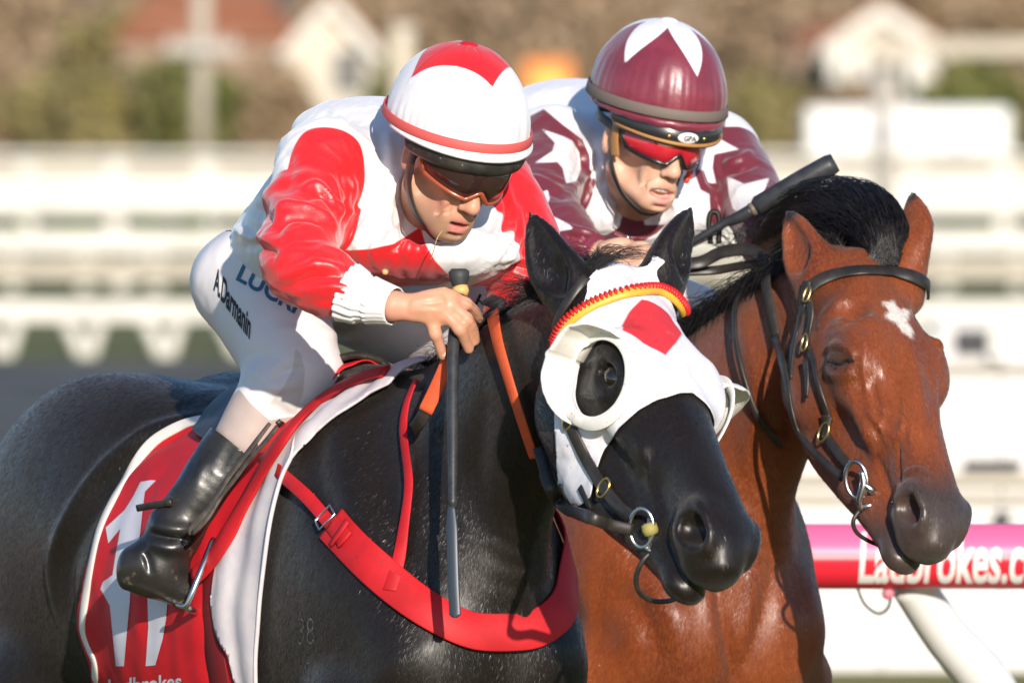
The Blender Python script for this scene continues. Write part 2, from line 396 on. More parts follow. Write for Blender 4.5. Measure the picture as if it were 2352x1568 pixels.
# ------------------------------------------------------------------ the ground and what stands far behind the horses
def gy(d): return d - 18.7
M_turf = mat('turf', (.10, .115, .03), .9, .2, (.20, .18, .06), .35, bump=((3., .6, .05),), vpos=(.3, .7))
M_asph = mat('track_surface', (.075, .072, .066), .95, .2, (.13, .125, .115), .9)
M_white = mat('white_paint', (.70, .67, .60), .5, .4, (.60, .57, .50), 1.2)
M_cream = mat('cream_paint', (.50, .44, .35), .6, .3, (.42, .37, .30), .8)
M_white2 = mat('white_panel', (.70, .67, .64), .55, .3, (.62, .60, .57), .5)
M_grey = mat('grey_metal', (.40, .37, .33), .5, .5)
M_dark = mat('dark_slot', (.03, .03, .032), .6)
M_hill = mat('hill_scrub', (.24, .18, .12), .95, .1, (.30, .22, .15), .05, vpos=(.3, .7))
M_roof = mat('terracotta_roof', (.38, .13, .06), .8, .2, (.46, .20, .10), .8)
M_wall = mat('render_wall', (.66, .58, .47), .8, .2, (.58, .50, .40), .5)
M_brickw = mat('brown_wall', (.30, .21, .15), .8, .2)
M_wind = mat('window_glass', (.16, .15, .14), .15, .5)
M_bark = mat('bark', (.22, .15, .10), .9, .1)
M_fol = [mat('foliage_olive', (.17, .145, .045), .8, .1, (.27, .22, .09), .9, sheen=.2), mat('foliage_brown', (.27, .19, .115), .85, .1, (.40, .29, .19), .8), mat('foliage_green', (.11, .125, .038), .8, .1, (.20, .19, .07), .9)]
M_orange = mat('orange_sign', (.75, .25, .06), .6, .3); M_yellow = mat('yellow_sign', (.85, .55, .10), .6, .3)
M_bluel = mat('blue_stripe', (.20, .29, .52), .5, .4)

def grid_sheet(name, x0, x1, y0, y1, zf, m, kind='structure', nx=2, ny=2):
    X, Yy = np.meshgrid(np.linspace(x0, x1, nx), np.linspace(y0, y1, ny)); v = np.stack([X, Yy, zf(X, Yy)], -1).reshape(-1, 3)
    q = [[j * nx + i, j * nx + i + 1, (j + 1) * nx + i + 1, (j + 1) * nx + i] for j in range(ny - 1) for i in range(nx - 1)]
    return tag(obj(name, v, q, m, smooth=ny > 2), kind=kind)
grid_sheet('ground', -900, 900, -60, 2400, lambda x, y: 0 * x, M_turf)
grid_sheet('hill', -600, 600, gy(420), gy(1400), lambda x, y: np.minimum((y - gy(420)) * .055, 38) + 1.2 * np.sin(x * .02 + y * .01) * ((y - gy(420)) > 5) - .3, M_hill, nx=40, ny=30)
grid_sheet('road', -120, 120, gy(50), gy(83), lambda x, y: 0 * x + .004, M_asph)

def slab(px0, px1, py0, py1, d, depth=.06):
    a, b = P(px0, py1, gy(d)), P(px1, py0, gy(d)); return box((a[0], a[1], a[2]), (b[0], b[1] + depth, b[2]))
def ground_y(d): return 170 + FPX * CAM_Z / d
def fence(name, label, d, boards, posts, post_w, post_top, x0=-4600, x1=7000, m=M_white, legs=()):
    t = thing(name, P(1176, ground_y(d), gy(d)), label, 'fence')
    for (y0, y1, mm, dep) in boards: obj('rail', *slab(x0, x1, y0, y1, d, dep), mm, t, smooth=False)
    for x in posts: obj('post', *slab(x - post_w / 2, x + post_w / 2, post_top, ground_y(d), d + .15, .10), m, t, smooth=False)
    for (xa, ya, xb, yb, wd) in legs:
        r = wd / 2 * d / FPX; obj('support_leg', *tube([P(xa, ya, gy(d) + .1), P((xa + xb) / 2, (ya + yb) / 2, gy(d) + .1), P(xb, yb, gy(d) + .05)], r, 8), m, t)
    return t
# hurdle rail with spread legs nearest the road, then a white rail fence, then the high boarded fence
legs = []
for x in list(range(-1470, -200, 180)) + [-210, 0, 190, 372, 545, 700, 880, 1060, 1240, 1420, 1600, 1780, 1960, 2140, 2320, 2500] + list(range(2680, 3900, 180)): legs += [(x - 38, 738, x + 4, 826, 34), (x + 40, 738, x + 14, 826, 34)]
fence('running_rail', 'low white rail on spread v-shaped legs along the far edge of the grey road', 84.4, [(690, 738, M_white, .10)], (), 10, 690, legs=legs)
fence('slatted_rail', 'two-board white rail fence behind the low rail with spread legs', 110, [(530, 577, M_white, .05), (597, 640, M_cream, .05)], [x for x in range(-1455, 3900, 165)], 34, 530, m=M_white, legs=[(330, 598, 262, 672, 44)])
t = fence('boarded_fence', 'high white boarded fence with cream top rail in front of the shrubs', 150, [(402, 492, M_white, .05), (348, 360, M_white, .05)], [62 + 204 * i for i in range(-9, 20)], 36, 350)
obj('panel', *slab(-4600, 7000, 361, 401, 150.2), M_cream, t, smooth=False)
# green ground plants below the boards
M_herb = mat('verge_plants', (.05, .11, .012), .8, .2, (.10, .17, .02), 3)
def leaves(c, r, n, size, seed, shell=.35):
    g = np.random.default_rng(seed); k = max(6, n // 40); cc = nrm(g.normal(size=(k, 3))) * g.uniform(.3, 1, (k, 1)) ** .5
    p = cc[g.integers(0, k, n)] + g.normal(size=(n, 3)) * .22; p = p * A(r) + A(c); a = nrm(g.normal(size=(n, 3))); b = nrm(np.cross(a, g.normal(size=(n, 3)))); s = size * g.uniform(.6, 1.3, (n, 1))
    v = np.stack([p - a * s, p + b * s * .5, p + a * s, p - b * s * .5], 1).reshape(-1, 3); q = np.arange(4 * n).reshape(-1, 4); return v, q
for i, (x, y, wd) in enumerate(((45, 517, 30), (176, 517, 70), (338, 513, 55), (447, 511, 60), (2120, 560, 90), (2230, 562, 70), (2330, 560, 60), (1985, 520, 50))):
    p = P(x, y, gy(149.5)); r = wd / 2 * 149.5 / FPX
    tag(obj('verge_shrub', *leaves(p + A([0, 0, 0]), (r, .15, .10), 260, .05, 40 + i), M_herb, smooth=False, at=(p[0], p[1], 0)), ['small green clump at the left picture edge, under the boarded fence', 'wider green clump under the boarded fence, second from the left picture edge', 'green clump under the boarded fence, third from the left picture edge', 'green clump under the boarded fence, nearest the red and white jacket', 'green clump beside the far ear tip of the bay horse', 'green clump to the right of the bay horse, under the white truck', 'green clump at the right picture edge below the white truck', 'small green clump left of the far ear of the bay horse'][i], 'shrub', 'green clumps under the boarded fence')
# trees and shrubs in front of the hill
def tree(name, label, px, y0, y1, wpx, d, m, seed, n=900, trunk=True):
    s = d / FPX; c = P(px, (y0 + y1) / 2, gy(d)); r = (wpx / 2 * s, wpx / 2 * s * .8, (y1 - y0) / 2 * s); t = thing(name, (c[0], c[1], 0), label, 'tree' if trunk else 'shrub', 'trees and shrubs beyond the fences')
    obj('crown', *leaves(c, A(r) * .8, n, .28 if d > 250 else .16, seed), m, t, smooth=False)
    g = np.random.default_rng(seed + 5); pts = [(c[0], c[1], -.05), (c[0] + .1 * r[0], c[1], c[2] * .6), (c[0], c[1], c[2])]
    obj('trunk', *tube(pts, [.16, .12, .05], 7), M_bark, t)
    for k in range(3):
        a = g.uniform(0, 6.28); obj('limb', *tube([(c[0], c[1], c[2] * .5), (c[0] + .4 * r[0] * math.cos(a), c[1] + .4 * r[1] * math.sin(a), c[2] + .2 * r[2]), (c[0] + .7 * r[0] * math.cos(a), c[1] + .7 * r[1] * math.sin(a), c[2] + .6 * r[2])], [.07, .05, .02], 6), M_bark, t)
TR = [(300, 60, 400, 260, 0, 'olive shrub right in front of the red tiled side roof'), (500, 100, 400, 200, 0, 'olive shrub right of the power pole'), (680, 170, 400, 150, 1, 'twiggy shrub at the foot of the white gabled house'), (960, 150, 400, 160, 0, 'olive shrub behind the red and white jockey cap'), (1090, 170, 400, 220, 2, 'green shrub in front of the pale low house'), (1960, 200, 420, 240, 1, 'brown shrub below the white gable porch'), (20, 120, 400, 220, 1, 'brown shrub at the left picture edge'), (-60, 60, 380, 330, 0, 'dark olive shrub cut by the left picture edge'), (150, 150, 390, 330, 0, 'olive green shrub to the left of the power pole base'), (400, 130, 400, 330, 2, 'broad green shrub hiding the foot of the power pole'), (600, 150, 400, 210, 1, 'brown twiggy shrub between the power pole and the white gabled house'),
      (60, -80, 150, 260, 1, 'brown bare tree in the top left picture corner'), (250, 20, 260, 260, 0, 'olive tree rising just left of the power pole'), (560, 60, 220, 240, 2, 'dark green tree below the red tiled roof'), (915, 120, 380, 130, 2, 'narrow green tree right of the white gabled house'), (1080, -40, 160, 360, 1, 'brown tree above the red and white jockey cap'),
      (1230, 60, 400, 300, 1, 'brown scrub tree behind the orange sign'), (1330, -80, 200, 300, 1, 'tall brown tree left of the maroon jockey cap'), (1760, -60, 240, 420, 1, 'wide brown tree right of the maroon jockey cap'), (1750, 180, 420, 300, 0, 'olive brown shrub right of the maroon jockey cap, above the whip'), (2240, 130, 330, 240, 2, 'green shrub behind the white truck'), (2330, -80, 140, 260, 1, 'brown tree in the top right picture corner'), (2150, -90, 60, 260, 1, 'brown tree top above the white gable porch')]
for i, (px, y0, y1, wpx, k, lab) in enumerate(TR): tree('tree' if y0 < 100 else 'shrub_tree', lab, px, y0, y1, wpx, 330 + (i % 4) * 6 - (45 if y0 > 100 else 0), M_fol[k], 100 + i, n=1500)
# the wood behind the houses, read as one mass
def wood():
    g = np.random.default_rng(77); V, Q = [], []; base = 0
    for i, x in enumerate(range(-5200, 7600, 170)):
        d = 380 + 9 * (i % 5); c = P(x + g.uniform(-50, 50), g.uniform(60, 140), gy(d)); v, q = leaves(c, (g.uniform(1.6, 2.6), 2.0, g.uniform(3.0, 4.2)), 420, .42, 500 + i); V.append(v); Q.append(q + base); base += len(v)
    return np.vstack(V), np.vstack(Q)
tag(obj('wood', *wood(), M_fol[1], smooth=False), 'brown leafless wood along the hill behind the houses', 'wood', kind='stuff')
# houses
def gable_house(name, label, px0, px1, y_eave, y_ridge, y_base, d, roof_px, win, posts=(), porch=False):
    s = d / FPX; t = thing(name, P((px0 + px1) / 2, ground_y(d), gy(d)), label, 'house'); Y = gy(d); a = P(px0, y_eave, Y); b = P(px1, y_eave, Y); r = P((px0 + px1) / 2, y_ridge, Y)
    v = [(a[0], Y, 0), (b[0], Y, 0), (b[0], Y, b[2]), (r[0], Y, r[2]), (a[0], Y, a[2])]; v += [(x, Y + 8, z) for x, _, z in v]
    obj('wall', v, [[0, 1, 2, 3, 4], [9, 8, 7, 6, 5], [0, 5, 6, 1], [1, 6, 7, 2], [4, 9, 5, 0]], M_wall, t, smooth=False)
    e = .35; h = .12
    for sgn, k in ((-1, a), (1, b)):
        dv = nrm(A([k[0] - r[0], 0, k[2] - r[2]])); q = A([r[0], Y - .4, r[2] + h]); w_ = A([k[0], Y - .4, k[2] + h]) + dv * e; th = A([0, 0, .14])
        vv = [q, w_, w_ + A([0, 9, 0]), q + A([0, 9, 0])]; vv += [x + th for x in vv]
        obj('roof', vv, [[0, 1, 2, 3], [7, 6, 5, 4], [0, 4, 5, 1], [1, 5, 6, 2], [2, 6, 7, 3], [3, 7, 4, 0]], M_roof, t, smooth=False)
        bw = 34 * s; vv = [q + A([0, -.06, -bw]), w_ + A([0, -.06, -bw]), w_ + A([0, -.06, .05]), q + A([0, -.06, .05])]; vv += [x + A([0, .05, 0]) for x in vv]
        obj('bargeboard', vv, [[0, 1, 2, 3], [7, 6, 5, 4], [0, 4, 5, 1], [1, 5, 6, 2], [2, 6, 7, 3], [3, 7, 4, 0]], M_white, t, smooth=False)
    for (x0, x1, y0, y1) in win:
        f = obj('window', *slab(x0 - 8, x1 + 8, y0 - 8, y1 + 8, d - .1, .08), M_white, t, smooth=False); obj('pane', *slab(x0, x1, y0, y1, d - .14, .03), M_wind, f, smooth=False)
    for (x0, x1, y0, y1) in posts: obj('porch_post', *slab(x0, x1, y0, y1, d - 1.2, .3), M_white, t, smooth=False)
    if roof_px:
        x0, x1, y0, y1 = roof_px; a = P(x0, y1, Y + 2); b = P(x1, y0, Y + 6)
        obj('roof', [(a[0], Y + 2, a[2]), (b[0], Y + 2, a[2]), (b[0] - 1, Y + 7, b[2]), (a[0] + 1, Y + 7, b[2]), (a[0], Y + 12, a[2]), (b[0], Y + 12, a[2])], [[0, 1, 2, 3], [3, 2, 5, 4], [0, 3, 4], [1, 5, 2]], M_roof, t, smooth=False)
        obj('wall', *box((a[0] + .2, Y + 2.2, 0), (b[0] - .2, Y + 11.8, a[2] - .02)), M_brickw, t, smooth=False)
gable_house('house', 'white gabled house with grey window and red tiled side roof', 655, 868, 120, 0, 330, 318, (255, 690, -20, 95), [(765, 838, 115, 215)], [(640, 668, 200, 340)])
gable_house('house', 'house with white gable porch and posts behind the light pole', 1905, 2150, 105, 22, 200, 318, (1800, 1985, 50, 105), [(1975, 2030, 150, 200), (2058, 2100, 150, 200)], [(1905, 1940, 110, 190), (1955, 1990, 120, 180), (2090, 2140, 120, 205)])
for i, (x0, x1, y0, y1, lab) in enumerate([(905, 945, 60, 150, 'pale narrow gate pillar right of the white gabled house')]):
    c = P((x0 + x1) / 2, y1, gy(270)); a, b = P(x0, y1, gy(270)), P(x1, y0, gy(270)); t = thing('pillar', (c[0], c[1], 0), lab, 'pillar'); obj('shaft', *box((a[0], a[1], 0), (b[0], a[1] + .4, b[2] - .1)), M_wall, t, smooth=False); obj('cap', *box((a[0] - .06, a[1] - .06, b[2] - .1), (b[0] + .06, a[1] + .46, b[2])), M_white, t, smooth=False)
# power pole, light pole, sign, truck
t = thing('power_pole', P(462, ground_y(280), gy(280)), 'pale power pole with a crossarm rising from the green shrub', 'pole')
a = P(462, -200, gy(280)); obj('pole', *tube([(a[0], a[1], 0), (a[0], a[1], a[2] / 2), a], [.24, .23, .21], 10), M_cream, t)
obj('crossarm', *slab(380, 545, 96, 124, 279.4, .2), M_grey, t, smooth=False)
for x in (395, 430, 500, 530): obj('insulator', *slab(x - 5, x + 5, 82, 96, 279.4, .1), M_grey, t, smooth=False)
t = thing('light_pole', P(2027, ground_y(140), gy(140)), 'grey light pole with a long arm reaching to the right picture edge', 'light pole')
a = P(2027, 90, gy(140)); obj('pole', *tube([(a[0], a[1], 0), (a[0], a[1], a[2] * .6), (a[0], a[1], a[2])], [.12, .115, .13], 10), M_grey, t)
obj('arm', *slab(2027, 2700, 90, 128, 139.8, .2), M_cream, t, smooth=False); obj('bracket', *slab(2000, 2056, 84, 150, 139.7, .3), M_cream, t, smooth=False)
t = thing('roadside_sign', P(1258, ground_y(240), gy(240)), 'orange sign with a yellow middle between the two jockeys', 'sign')
obj('panel', *slab(1203, 1316, 137, 240, 240, .08), M_orange, t, smooth=False); obj('printed_patch', *sphere(P(1262, 205, gy(239.9)), (.36, .03, .34), 8), M_yellow, t)
for x in (1225, 1295): obj('post', *slab(x - 4, x + 4, 240, ground_y(240), 240.1, .08), M_grey, t, smooth=False)
t = thing('truck', P(2085, ground_y(165), gy(165)), 'white box truck with blue outline parked beyond the boarded fence', 'truck')
M_truck = mat('truck_white', (.82, .80, .76), .4, .5)
obj('cargo_box', *slab(1852, 2322, 247, 440, 165, 2.2), M_truck, t, smooth=False, bevel=.08)
for (x0, x1, y0, y1) in ((1912, 2160, 303, 316), (1912, 1925, 316, 440), (2150, 2205, 303, 312), (2195, 2210, 312, 380), (2206, 2262, 378, 400)): obj('stripe', *slab(x0, x1, y0, y1, 164.97, .02), M_bluel, t, smooth=False)
for x in (1900, 2200): obj('wheel', *tube([P(x, 500, gy(165)) * A([1, 1, 0]) + A([0, .2, .45]), P(x, 500, gy(165)) * A([1, 1, 0]) + A([0, .5, .45])], .45, 16), M_dark, t)
obj('chassis', *slab(1860, 2310, 440, 462, 165.2, 1.8), M_dark, t, smooth=False)
# white panelled barrier on the far side of the course, right
t = thing('panel_barrier', P(2000, ground_y(40), gy(40)), 'white panelled barrier with cream rails and black slots behind the pink rail', 'barrier')
for i, x in enumerate(range(1200, 9400, 275)): obj('panel', *slab(x, x + 272, 850, ground_y(40), 40, .12), M_white2, t, smooth=False)
for (y0, y1) in ((1086, 1112), (1134, 1150), (838, 850)): obj('rail', *slab(1195, 9430, y0, y1, 39.96, .03), M_cream, t, smooth=False)
for (x0, x1, y0, y1) in ((2218, 2345, 1058, 1076), (2286, 2322, 1176, 1204), (1930, 1945, 1060, 1072)): obj('slot', *slab(x0, x1, y0, y1, 39.95, .03), M_dark, t, smooth=False)
t = thing('equipment_box', P(2260, ground_y(60), gy(60)), 'white roadside cabinet with a dark window above the panelled barrier', 'cabinet')
obj('cabinet', *slab(2150, 2420, 738, ground_y(60), 60, .6), M_white2, t, smooth=False); obj('window', *slab(2195, 2262, 757, 812, 59.96, .03), M_dark, t, smooth=False); obj('post', *slab(2272, 2312, 750, 822, 59.9, .06), M_white, t, smooth=False)
# sponsor rail right behind the horses
D3 = 21.6; R3 = 75 * D3 / FPX
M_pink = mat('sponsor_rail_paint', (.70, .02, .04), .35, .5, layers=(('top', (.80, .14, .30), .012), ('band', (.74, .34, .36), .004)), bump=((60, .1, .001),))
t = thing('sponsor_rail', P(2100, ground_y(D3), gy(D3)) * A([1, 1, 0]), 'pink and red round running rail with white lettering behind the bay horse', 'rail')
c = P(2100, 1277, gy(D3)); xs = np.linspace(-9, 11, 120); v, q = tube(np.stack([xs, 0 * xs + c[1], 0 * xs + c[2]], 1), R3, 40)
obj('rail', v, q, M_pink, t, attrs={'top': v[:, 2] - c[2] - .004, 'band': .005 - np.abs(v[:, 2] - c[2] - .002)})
M_letter = mat('rail_lettering', (.80, .76, .74), .5, .3)
def text_mesh(txt, size, shear=0, fine=.01, bold=0, space=1, xs=1):
    cu = bpy.data.curves.new('t', 'FONT'); cu.body = txt; cu.size = size; cu.shear = shear; cu.space_character = space; cu.offset = bold; cu.resolution_u = 4
    o = bpy.data.objects.new('t', cu); COL.objects.link(o); dg = bpy.context.evaluated_depsgraph_get(); me = bpy.data.meshes.new_from_object(o.evaluated_get(dg)); bm = bmesh.new(); bm.from_mesh(me)
    bmesh.ops.triangulate(bm, faces=bm.faces[:])
    for _ in range(6):
        e = [x for x in bm.edges if x.calc_length() > fine]
        if not e: break
        bmesh.ops.subdivide_edges(bm, edges=e, cuts=1); bmesh.ops.triangulate(bm, faces=bm.faces[:])
    v = A([x.co[:] for x in bm.verts]) * A([xs, 1, 1]); bm.verts.index_update(); q = [[y.index for y in f.verts] for f in bm.faces]; bm.free(); bpy.data.objects.remove(o); bpy.data.curves.remove(cu); bpy.data.meshes.remove(me)
    return v, q
def wrap_rail(txt, x_px, size, yoff, shear=.1, bold=.002, xs=1):
    v, q = text_mesh(txt, size, shear, .012, bold, 1.0, xs); x0 = P(x_px, 1277, gy(D3))[0]; th = (v[:, 1] + yoff) / R3
    return np.stack([x0 + v[:, 0], c[1] - (R3 + .0012) * np.cos(th), c[2] + (R3 + .0012) * np.sin(th)], 1), q
obj('lettering', *wrap_rail('Ladbrokes.com', 1966, .150, -.052, .14, .0040, .43), M_letter, t, smooth=False)
M_gleg = mat('white_gloss_leg', (.78, .77, .76), .35, .5)
obj('support_leg', *tube([P(2085, 1330, gy(D3) + .05), P(2170, 1455, gy(D3) + .12), P(2290, 1610, gy(D3) + .22), P(2390, 1900, gy(D3) + .4), A([P(2390, 1900, gy(D3))[0] + .05, gy(D3) + .45, 0])], [.040, .044, .050, .050, .050], 18, ns=24), M_gleg, t)
obj('cable', *tube([P(1968, 1346, gy(D3) - .02), P(1985, 1385, gy(D3)), P(2015, 1408, gy(D3)), P(2040, 1395, gy(D3)), P(2048, 1355, gy(D3))], .0028, 6, ns=24), M_dark, t)
obj('clamp', *sphere(P(2040, 1362, gy(D3)), .012, 8), M_pink, t)
# ------------------------------------------------------------------ horses
def body_frame(px, py, Y, deg):
    a = math.radians(deg); p = P(px, py, Y)
    return Frame(A([[-math.cos(a), math.sin(a), 0], [-math.sin(a), -math.cos(a), 0], [0, 0, 1]]), (p[0], p[1], 0))
def horse_field(B, H, ears, neck, hs=1.0, sc=1.0, up=0.0, yr=(.30, 1.30), zr=(1.0, 2.02), closed=False):
    """B: body frame (x right, y forward, z up, ground below the withers); H: head frame (x right, y poll to muzzle, z out of the forehead)"""
    F = Field(axis(-.46, .006, .46), axis(-1.42, .0085, yr[0], .005, yr[1]), axis(0, .02, zr[0] - .1, .008, zr[0] + .15, .0055, zr[1]), B)
    b = dict(fr=B)
    # trunk
    F.loft([(0, .38, 1.19), (0, .27, 1.20), (0, .05, 1.20), (0, -.3, 1.185), (0, -.62, 1.23), (0, -.86, 1.27)], [.12, .17, .23, .285, .27, .2], [.20, .29, .355, .36, .315, .25], (0, 0, 1), k=.02, **b)
    F.loft([(0, .12, 1.50), (0, -.05, 1.54), (0, -.25, 1.49), (0, -.5, 1.47)], [.05, .045, .06, .09], [.09, .075, .07, .06], (0, 0, 1), k=.10, **b)
    for s in (-1, 1):
        F.ell((s * .135, -.86, 1.30), (.165, .34, .27), k=.09, **b)                 # croup
        F.ell((s * .10, -.72, 1.47), (.11, .22, .09), k=.09, **b)
        F.ell((s * .17, -.98, 1.08), (.12, .24, .34), k=.08, **b)                   # thigh
        F.loft([(s * .11, .04, 1.46), (s * .14, .18, 1.25), (s * .12, .34, 1.08)], [.07, .09, .075], [.12, .17, .13], (0, 1, .4), k=.06, **b)   # shoulder
        F.ell((s * .082, .37, 1.12), (.092, .09, .14), k=.05, **b)                   # breast
        F.chain([(s * .14, .24, 1.02), (s * .14, .30, .80), (s * .14, .36 + s * .12, .55)], [.13, .085, .05], k=.06, **b)  # forearm
        F.chain([(s * .14, .36 + s * .12, .55), (s * .14, .34 + s * .14, .30), (s * .14, .38 + s * .16, .10)], [.048, .03, .036], k=.03, **b)
        F.cone((s * .14, .40 + s * .16, .08), (s * .14, .43 + s * .16, .025), .045, .058, k=.02, **b)
        F.chain([(s * .17, -.95, 1.0), (s * .16, -.84, .78), (s * .15, -1.02 - s * .1, .52)], [.17, .11, .055], k=.06, **b)
        F.chain([(s * .15, -1.02 - s * .1, .52), (s * .15, -.98 - s * .12, .28), (s * .15, -.93 - s * .12, .10)], [.05, .034, .04], k=.03, **b)
        F.cone((s * .15, -.91 - s * .12, .08), (s * .15, -.88 - s * .12, .025), .045, .058, k=.02, **b)
    # neck: rows of (point, half width, half depth, up)
    n = np.asarray(neck, float); F.loft(n[:, :3], n[:, 3], n[:, 4], n[:, 5:8], k=.07)
    # head
    h = dict(fr=H); g = hs
    def Z(*p): return A(p) * g
    F.loft([Z(0, -.01, -.075), Z(0, .08, -.07), Z(0, .17, -.066), Z(0, .25, -.060), Z(0, .33, -.054), Z(0, .42, -.051), Z(0, .50, -.055), Z(0, .555, -.066), Z(0, .592, -.085)],
           A([.066, .079, .088, .073, .057, .048, .048, .046, .034]) * g, A([.065, .072, .074, .062, .053, .048, .05, .05, .042]) * g, (0, 0, 1), k=.04, e=2.3, **h)
    F.loft([Z(0, .06, -.15), Z(0, .14, -.180), Z(0, .23, -.186), Z(0, .33, -.170), Z(0, .43, -.150), Z(0, .51, -.144), Z(0, .558, -.143)],
           A([.05, .064, .060, .050, .043, .038, .032]) * g, A([.065, .084, .084, .072, .056, .038, .027]) * g, (0, 0, 1), k=.035, e=2.4, **h)
    for s in (-1, 1):
        F.ell(Z(s * .062, .150, -.150), A([.028, .095, .088]) * g, k=.04, **h)                                # cheek
        F.ell(Z(s * .074, .190, -.036), A([.030, .066, .032]) * g, k=.045, **h)
        F.ell(Z(s * .083, .218, -.056), A([.018, .036, .028]) * g, k=.03, **h)                              # brow
        F.loft([Z(s * .077, .215, -.09), Z(s * .066, .28, -.092), Z(s * .045, .37, -.086)], A([.008, .007, .003]) * g, A([.008, .007, .003]) * g, (0, 0, 1), k=.06, **h)  # crest
        F.ell(Z(s * .074, .120, -.028), A([.014, .035, .020]) * g, k=.035, sub=True, **h)                        # hollow above the eye
        if closed: F.ell(Z(s * .090, .220, -.054), A([.013, .022, .017]) * g, k=.012, **h)
        else: F.ell(Z(s * .101, .220, -.056), A([.012, .021, .014]) * g, k=.012, sub=True, **h)                   # eye socket
        F.loft([Z(s * .064, .38, -.095), Z(s * .060, .46, -.088)], A([.006, .006]) * g, A([.02, .02]) * g, (0, 0, 1), k=.03, sub=True, **h)
        F.ell(Z(s * .038, .538, -.062), A([.027, .046, .042]) * g, k=.025, **h)                             # nostril wing
        ang = .5; Rn = A([[1, 0, 0], [0, math.cos(ang), -math.sin(ang)], [0, math.sin(ang), math.cos(ang)]])
        F.ell(Z(s * .055, .556, -.054), A([.022, .034, .026]) * g, Rn, k=.010, sub=True, **h)
        F.loft([Z(s * .050, .505, -.040), Z(s * .058, .530, -.026), Z(s * .046, .575, -.036), Z(s * .040, .592, -.060)], A([.006] * 4) * g, A([.006] * 4) * g, (0, 0, 1), k=.012, **h)
    F.ell(Z(0, .575, -.092), A([.043, .031, .032]) * g, k=.022, **h)
    F.ell(Z(0, .560, -.150), A([.034, .036, .022]) * g, k=.015, **h)
    for s in (-1, 1):
        F.loft([Z(s * .055, .465, -.116), Z(s * .050, .52, -.122), Z(s * .034, .585, -.128), Z(0, .612, -.126)], A([.014, .018, .018, .018]) * g, A([.0075, .0085, .0085, .008]) * g, (0, 0, 1), k=.005, sub=True, **h)
    # ears: (base, mid, tip, opening direction) in the world
    for (a, m, t, o) in ears:
        a, m, t = map(A, (a, m, t)); d = nrm(t - a); o = nrm(o - d * (np.dot(o, d)))
        F.loft([a - d * .07, a - d * .02, a + (m - a) * .5, m, m + (t - m) * .55, t], A([.04, .044, .046, .042, .026, .003]) * g, A([.04, .038, .031, .022, .013, .003]) * g, o, k=.03)
        F.loft([a + d * .01 + o * .034, a + (m - a) * .5 + o * .026, m + o * .019, m + (t - m) * .5 + o * .012, t + o * .004], A([.008, .026, .030, .016, .002]) * g, A([.008, .018, .014, .010, .002]) * g, o, k=.006, sub=True)
    return F
def neck_rows(B, H, hs, base=(0, .13, 1.30), bd=.27, bw=.125, mid=None, md=.175, mw=.088, td=.115, tw=.066, arch=.03):
    c0 = B.to(base); c2 = H.to(A([0, .015, -.105]) * hs); c1 = (c0 + c2) / 2 + A([0, 0, arch])
    cm = c0 * .25 + c2 * .75 + A([0, 0, arch * .8]); cq = c0 * .75 + c2 * .25 + A([0, 0, arch * .3])
    U = A([0, 0, 1.]); rows = []
    for c, a, d in ((c0, bw, bd), (cq, (bw + mw) / 2, (bd + md) / 2 + .01), (c1, mw, md), (cm, (mw + tw) / 2, (md + td) / 2 - .01), (c2, tw, td)): rows.append([*c, a, d, *U])
    return rows
def roll(H, deg):
    a = math.radians(deg); c, s = math.cos(a), math.sin(a); x, y, z = H.R.T
    R = np.stack([x * c + z * s, y, z * c - x * s], 1); q = A([0, .3, -.08]); H.T = H.T + H.R @ q - R @ q; H.R = R; return H
# black horse
B1 = body_frame(872, 850, .33, 26)
S1 = 1.045
H1 = Frame(A([[-.919, .274, .284], [-.392, -.72, -.573], [.048, -.638, .769]]), (.181, -.33, 1.778))
roll(H1, 22)
E1 = [(P(1322, 690, -.33), P(1262, 600, -.31), P(1216, 484, -.27), A([-.5, -.9, .1])), (P(1522, 640, -.24), P(1552, 565, -.22), P(1592, 474, -.18), A([.9, -.5, 0]))]
F1 = horse_field(B1, H1, E1, neck_rows(B1, H1, S1), hs=S1)
hv1, hq1 = F1.mesh(1); del F1
hv1 = smooth_where(hv1, hq1, np.clip((np.linalg.norm(hv1 - H1.to(A([0, .27, -.09])), axis=1) - .38) / .12, 0, 1), 26)
# bay horse
B2 = body_frame(1445, 835, 1.55, 25)
S2 = 1.01
H2 = Frame(A([[-.952, .198, .234], [-.305, -.676, -.671], [.026, -.71, .704]]), (.609, .90, 1.785))
roll(H2, 24)
E2 = [(P(1872, 640, .93), P(1842, 570, .96), P(1808, 478, 1.0), A([-.6, -.8, 0])), (P(2078, 600, .97), P(2104, 530, .99), P(2094, 438, 1.03), A([.8, .6, 0]))]
F2 = horse_field(B2, H2, E2, neck_rows(B2, H2, S2), hs=S2, closed=True)
hv2, hq2 = F2.mesh(1); del F2
hv2 = smooth_where(hv2, hq2, np.clip((np.linalg.norm(hv2 - H2.to(A([0, .27, -.09])), axis=1) - .38) / .12, 0, 1), 26)
S1h = Surf(hv1, hq1); S2h = Surf(hv2, hq2)
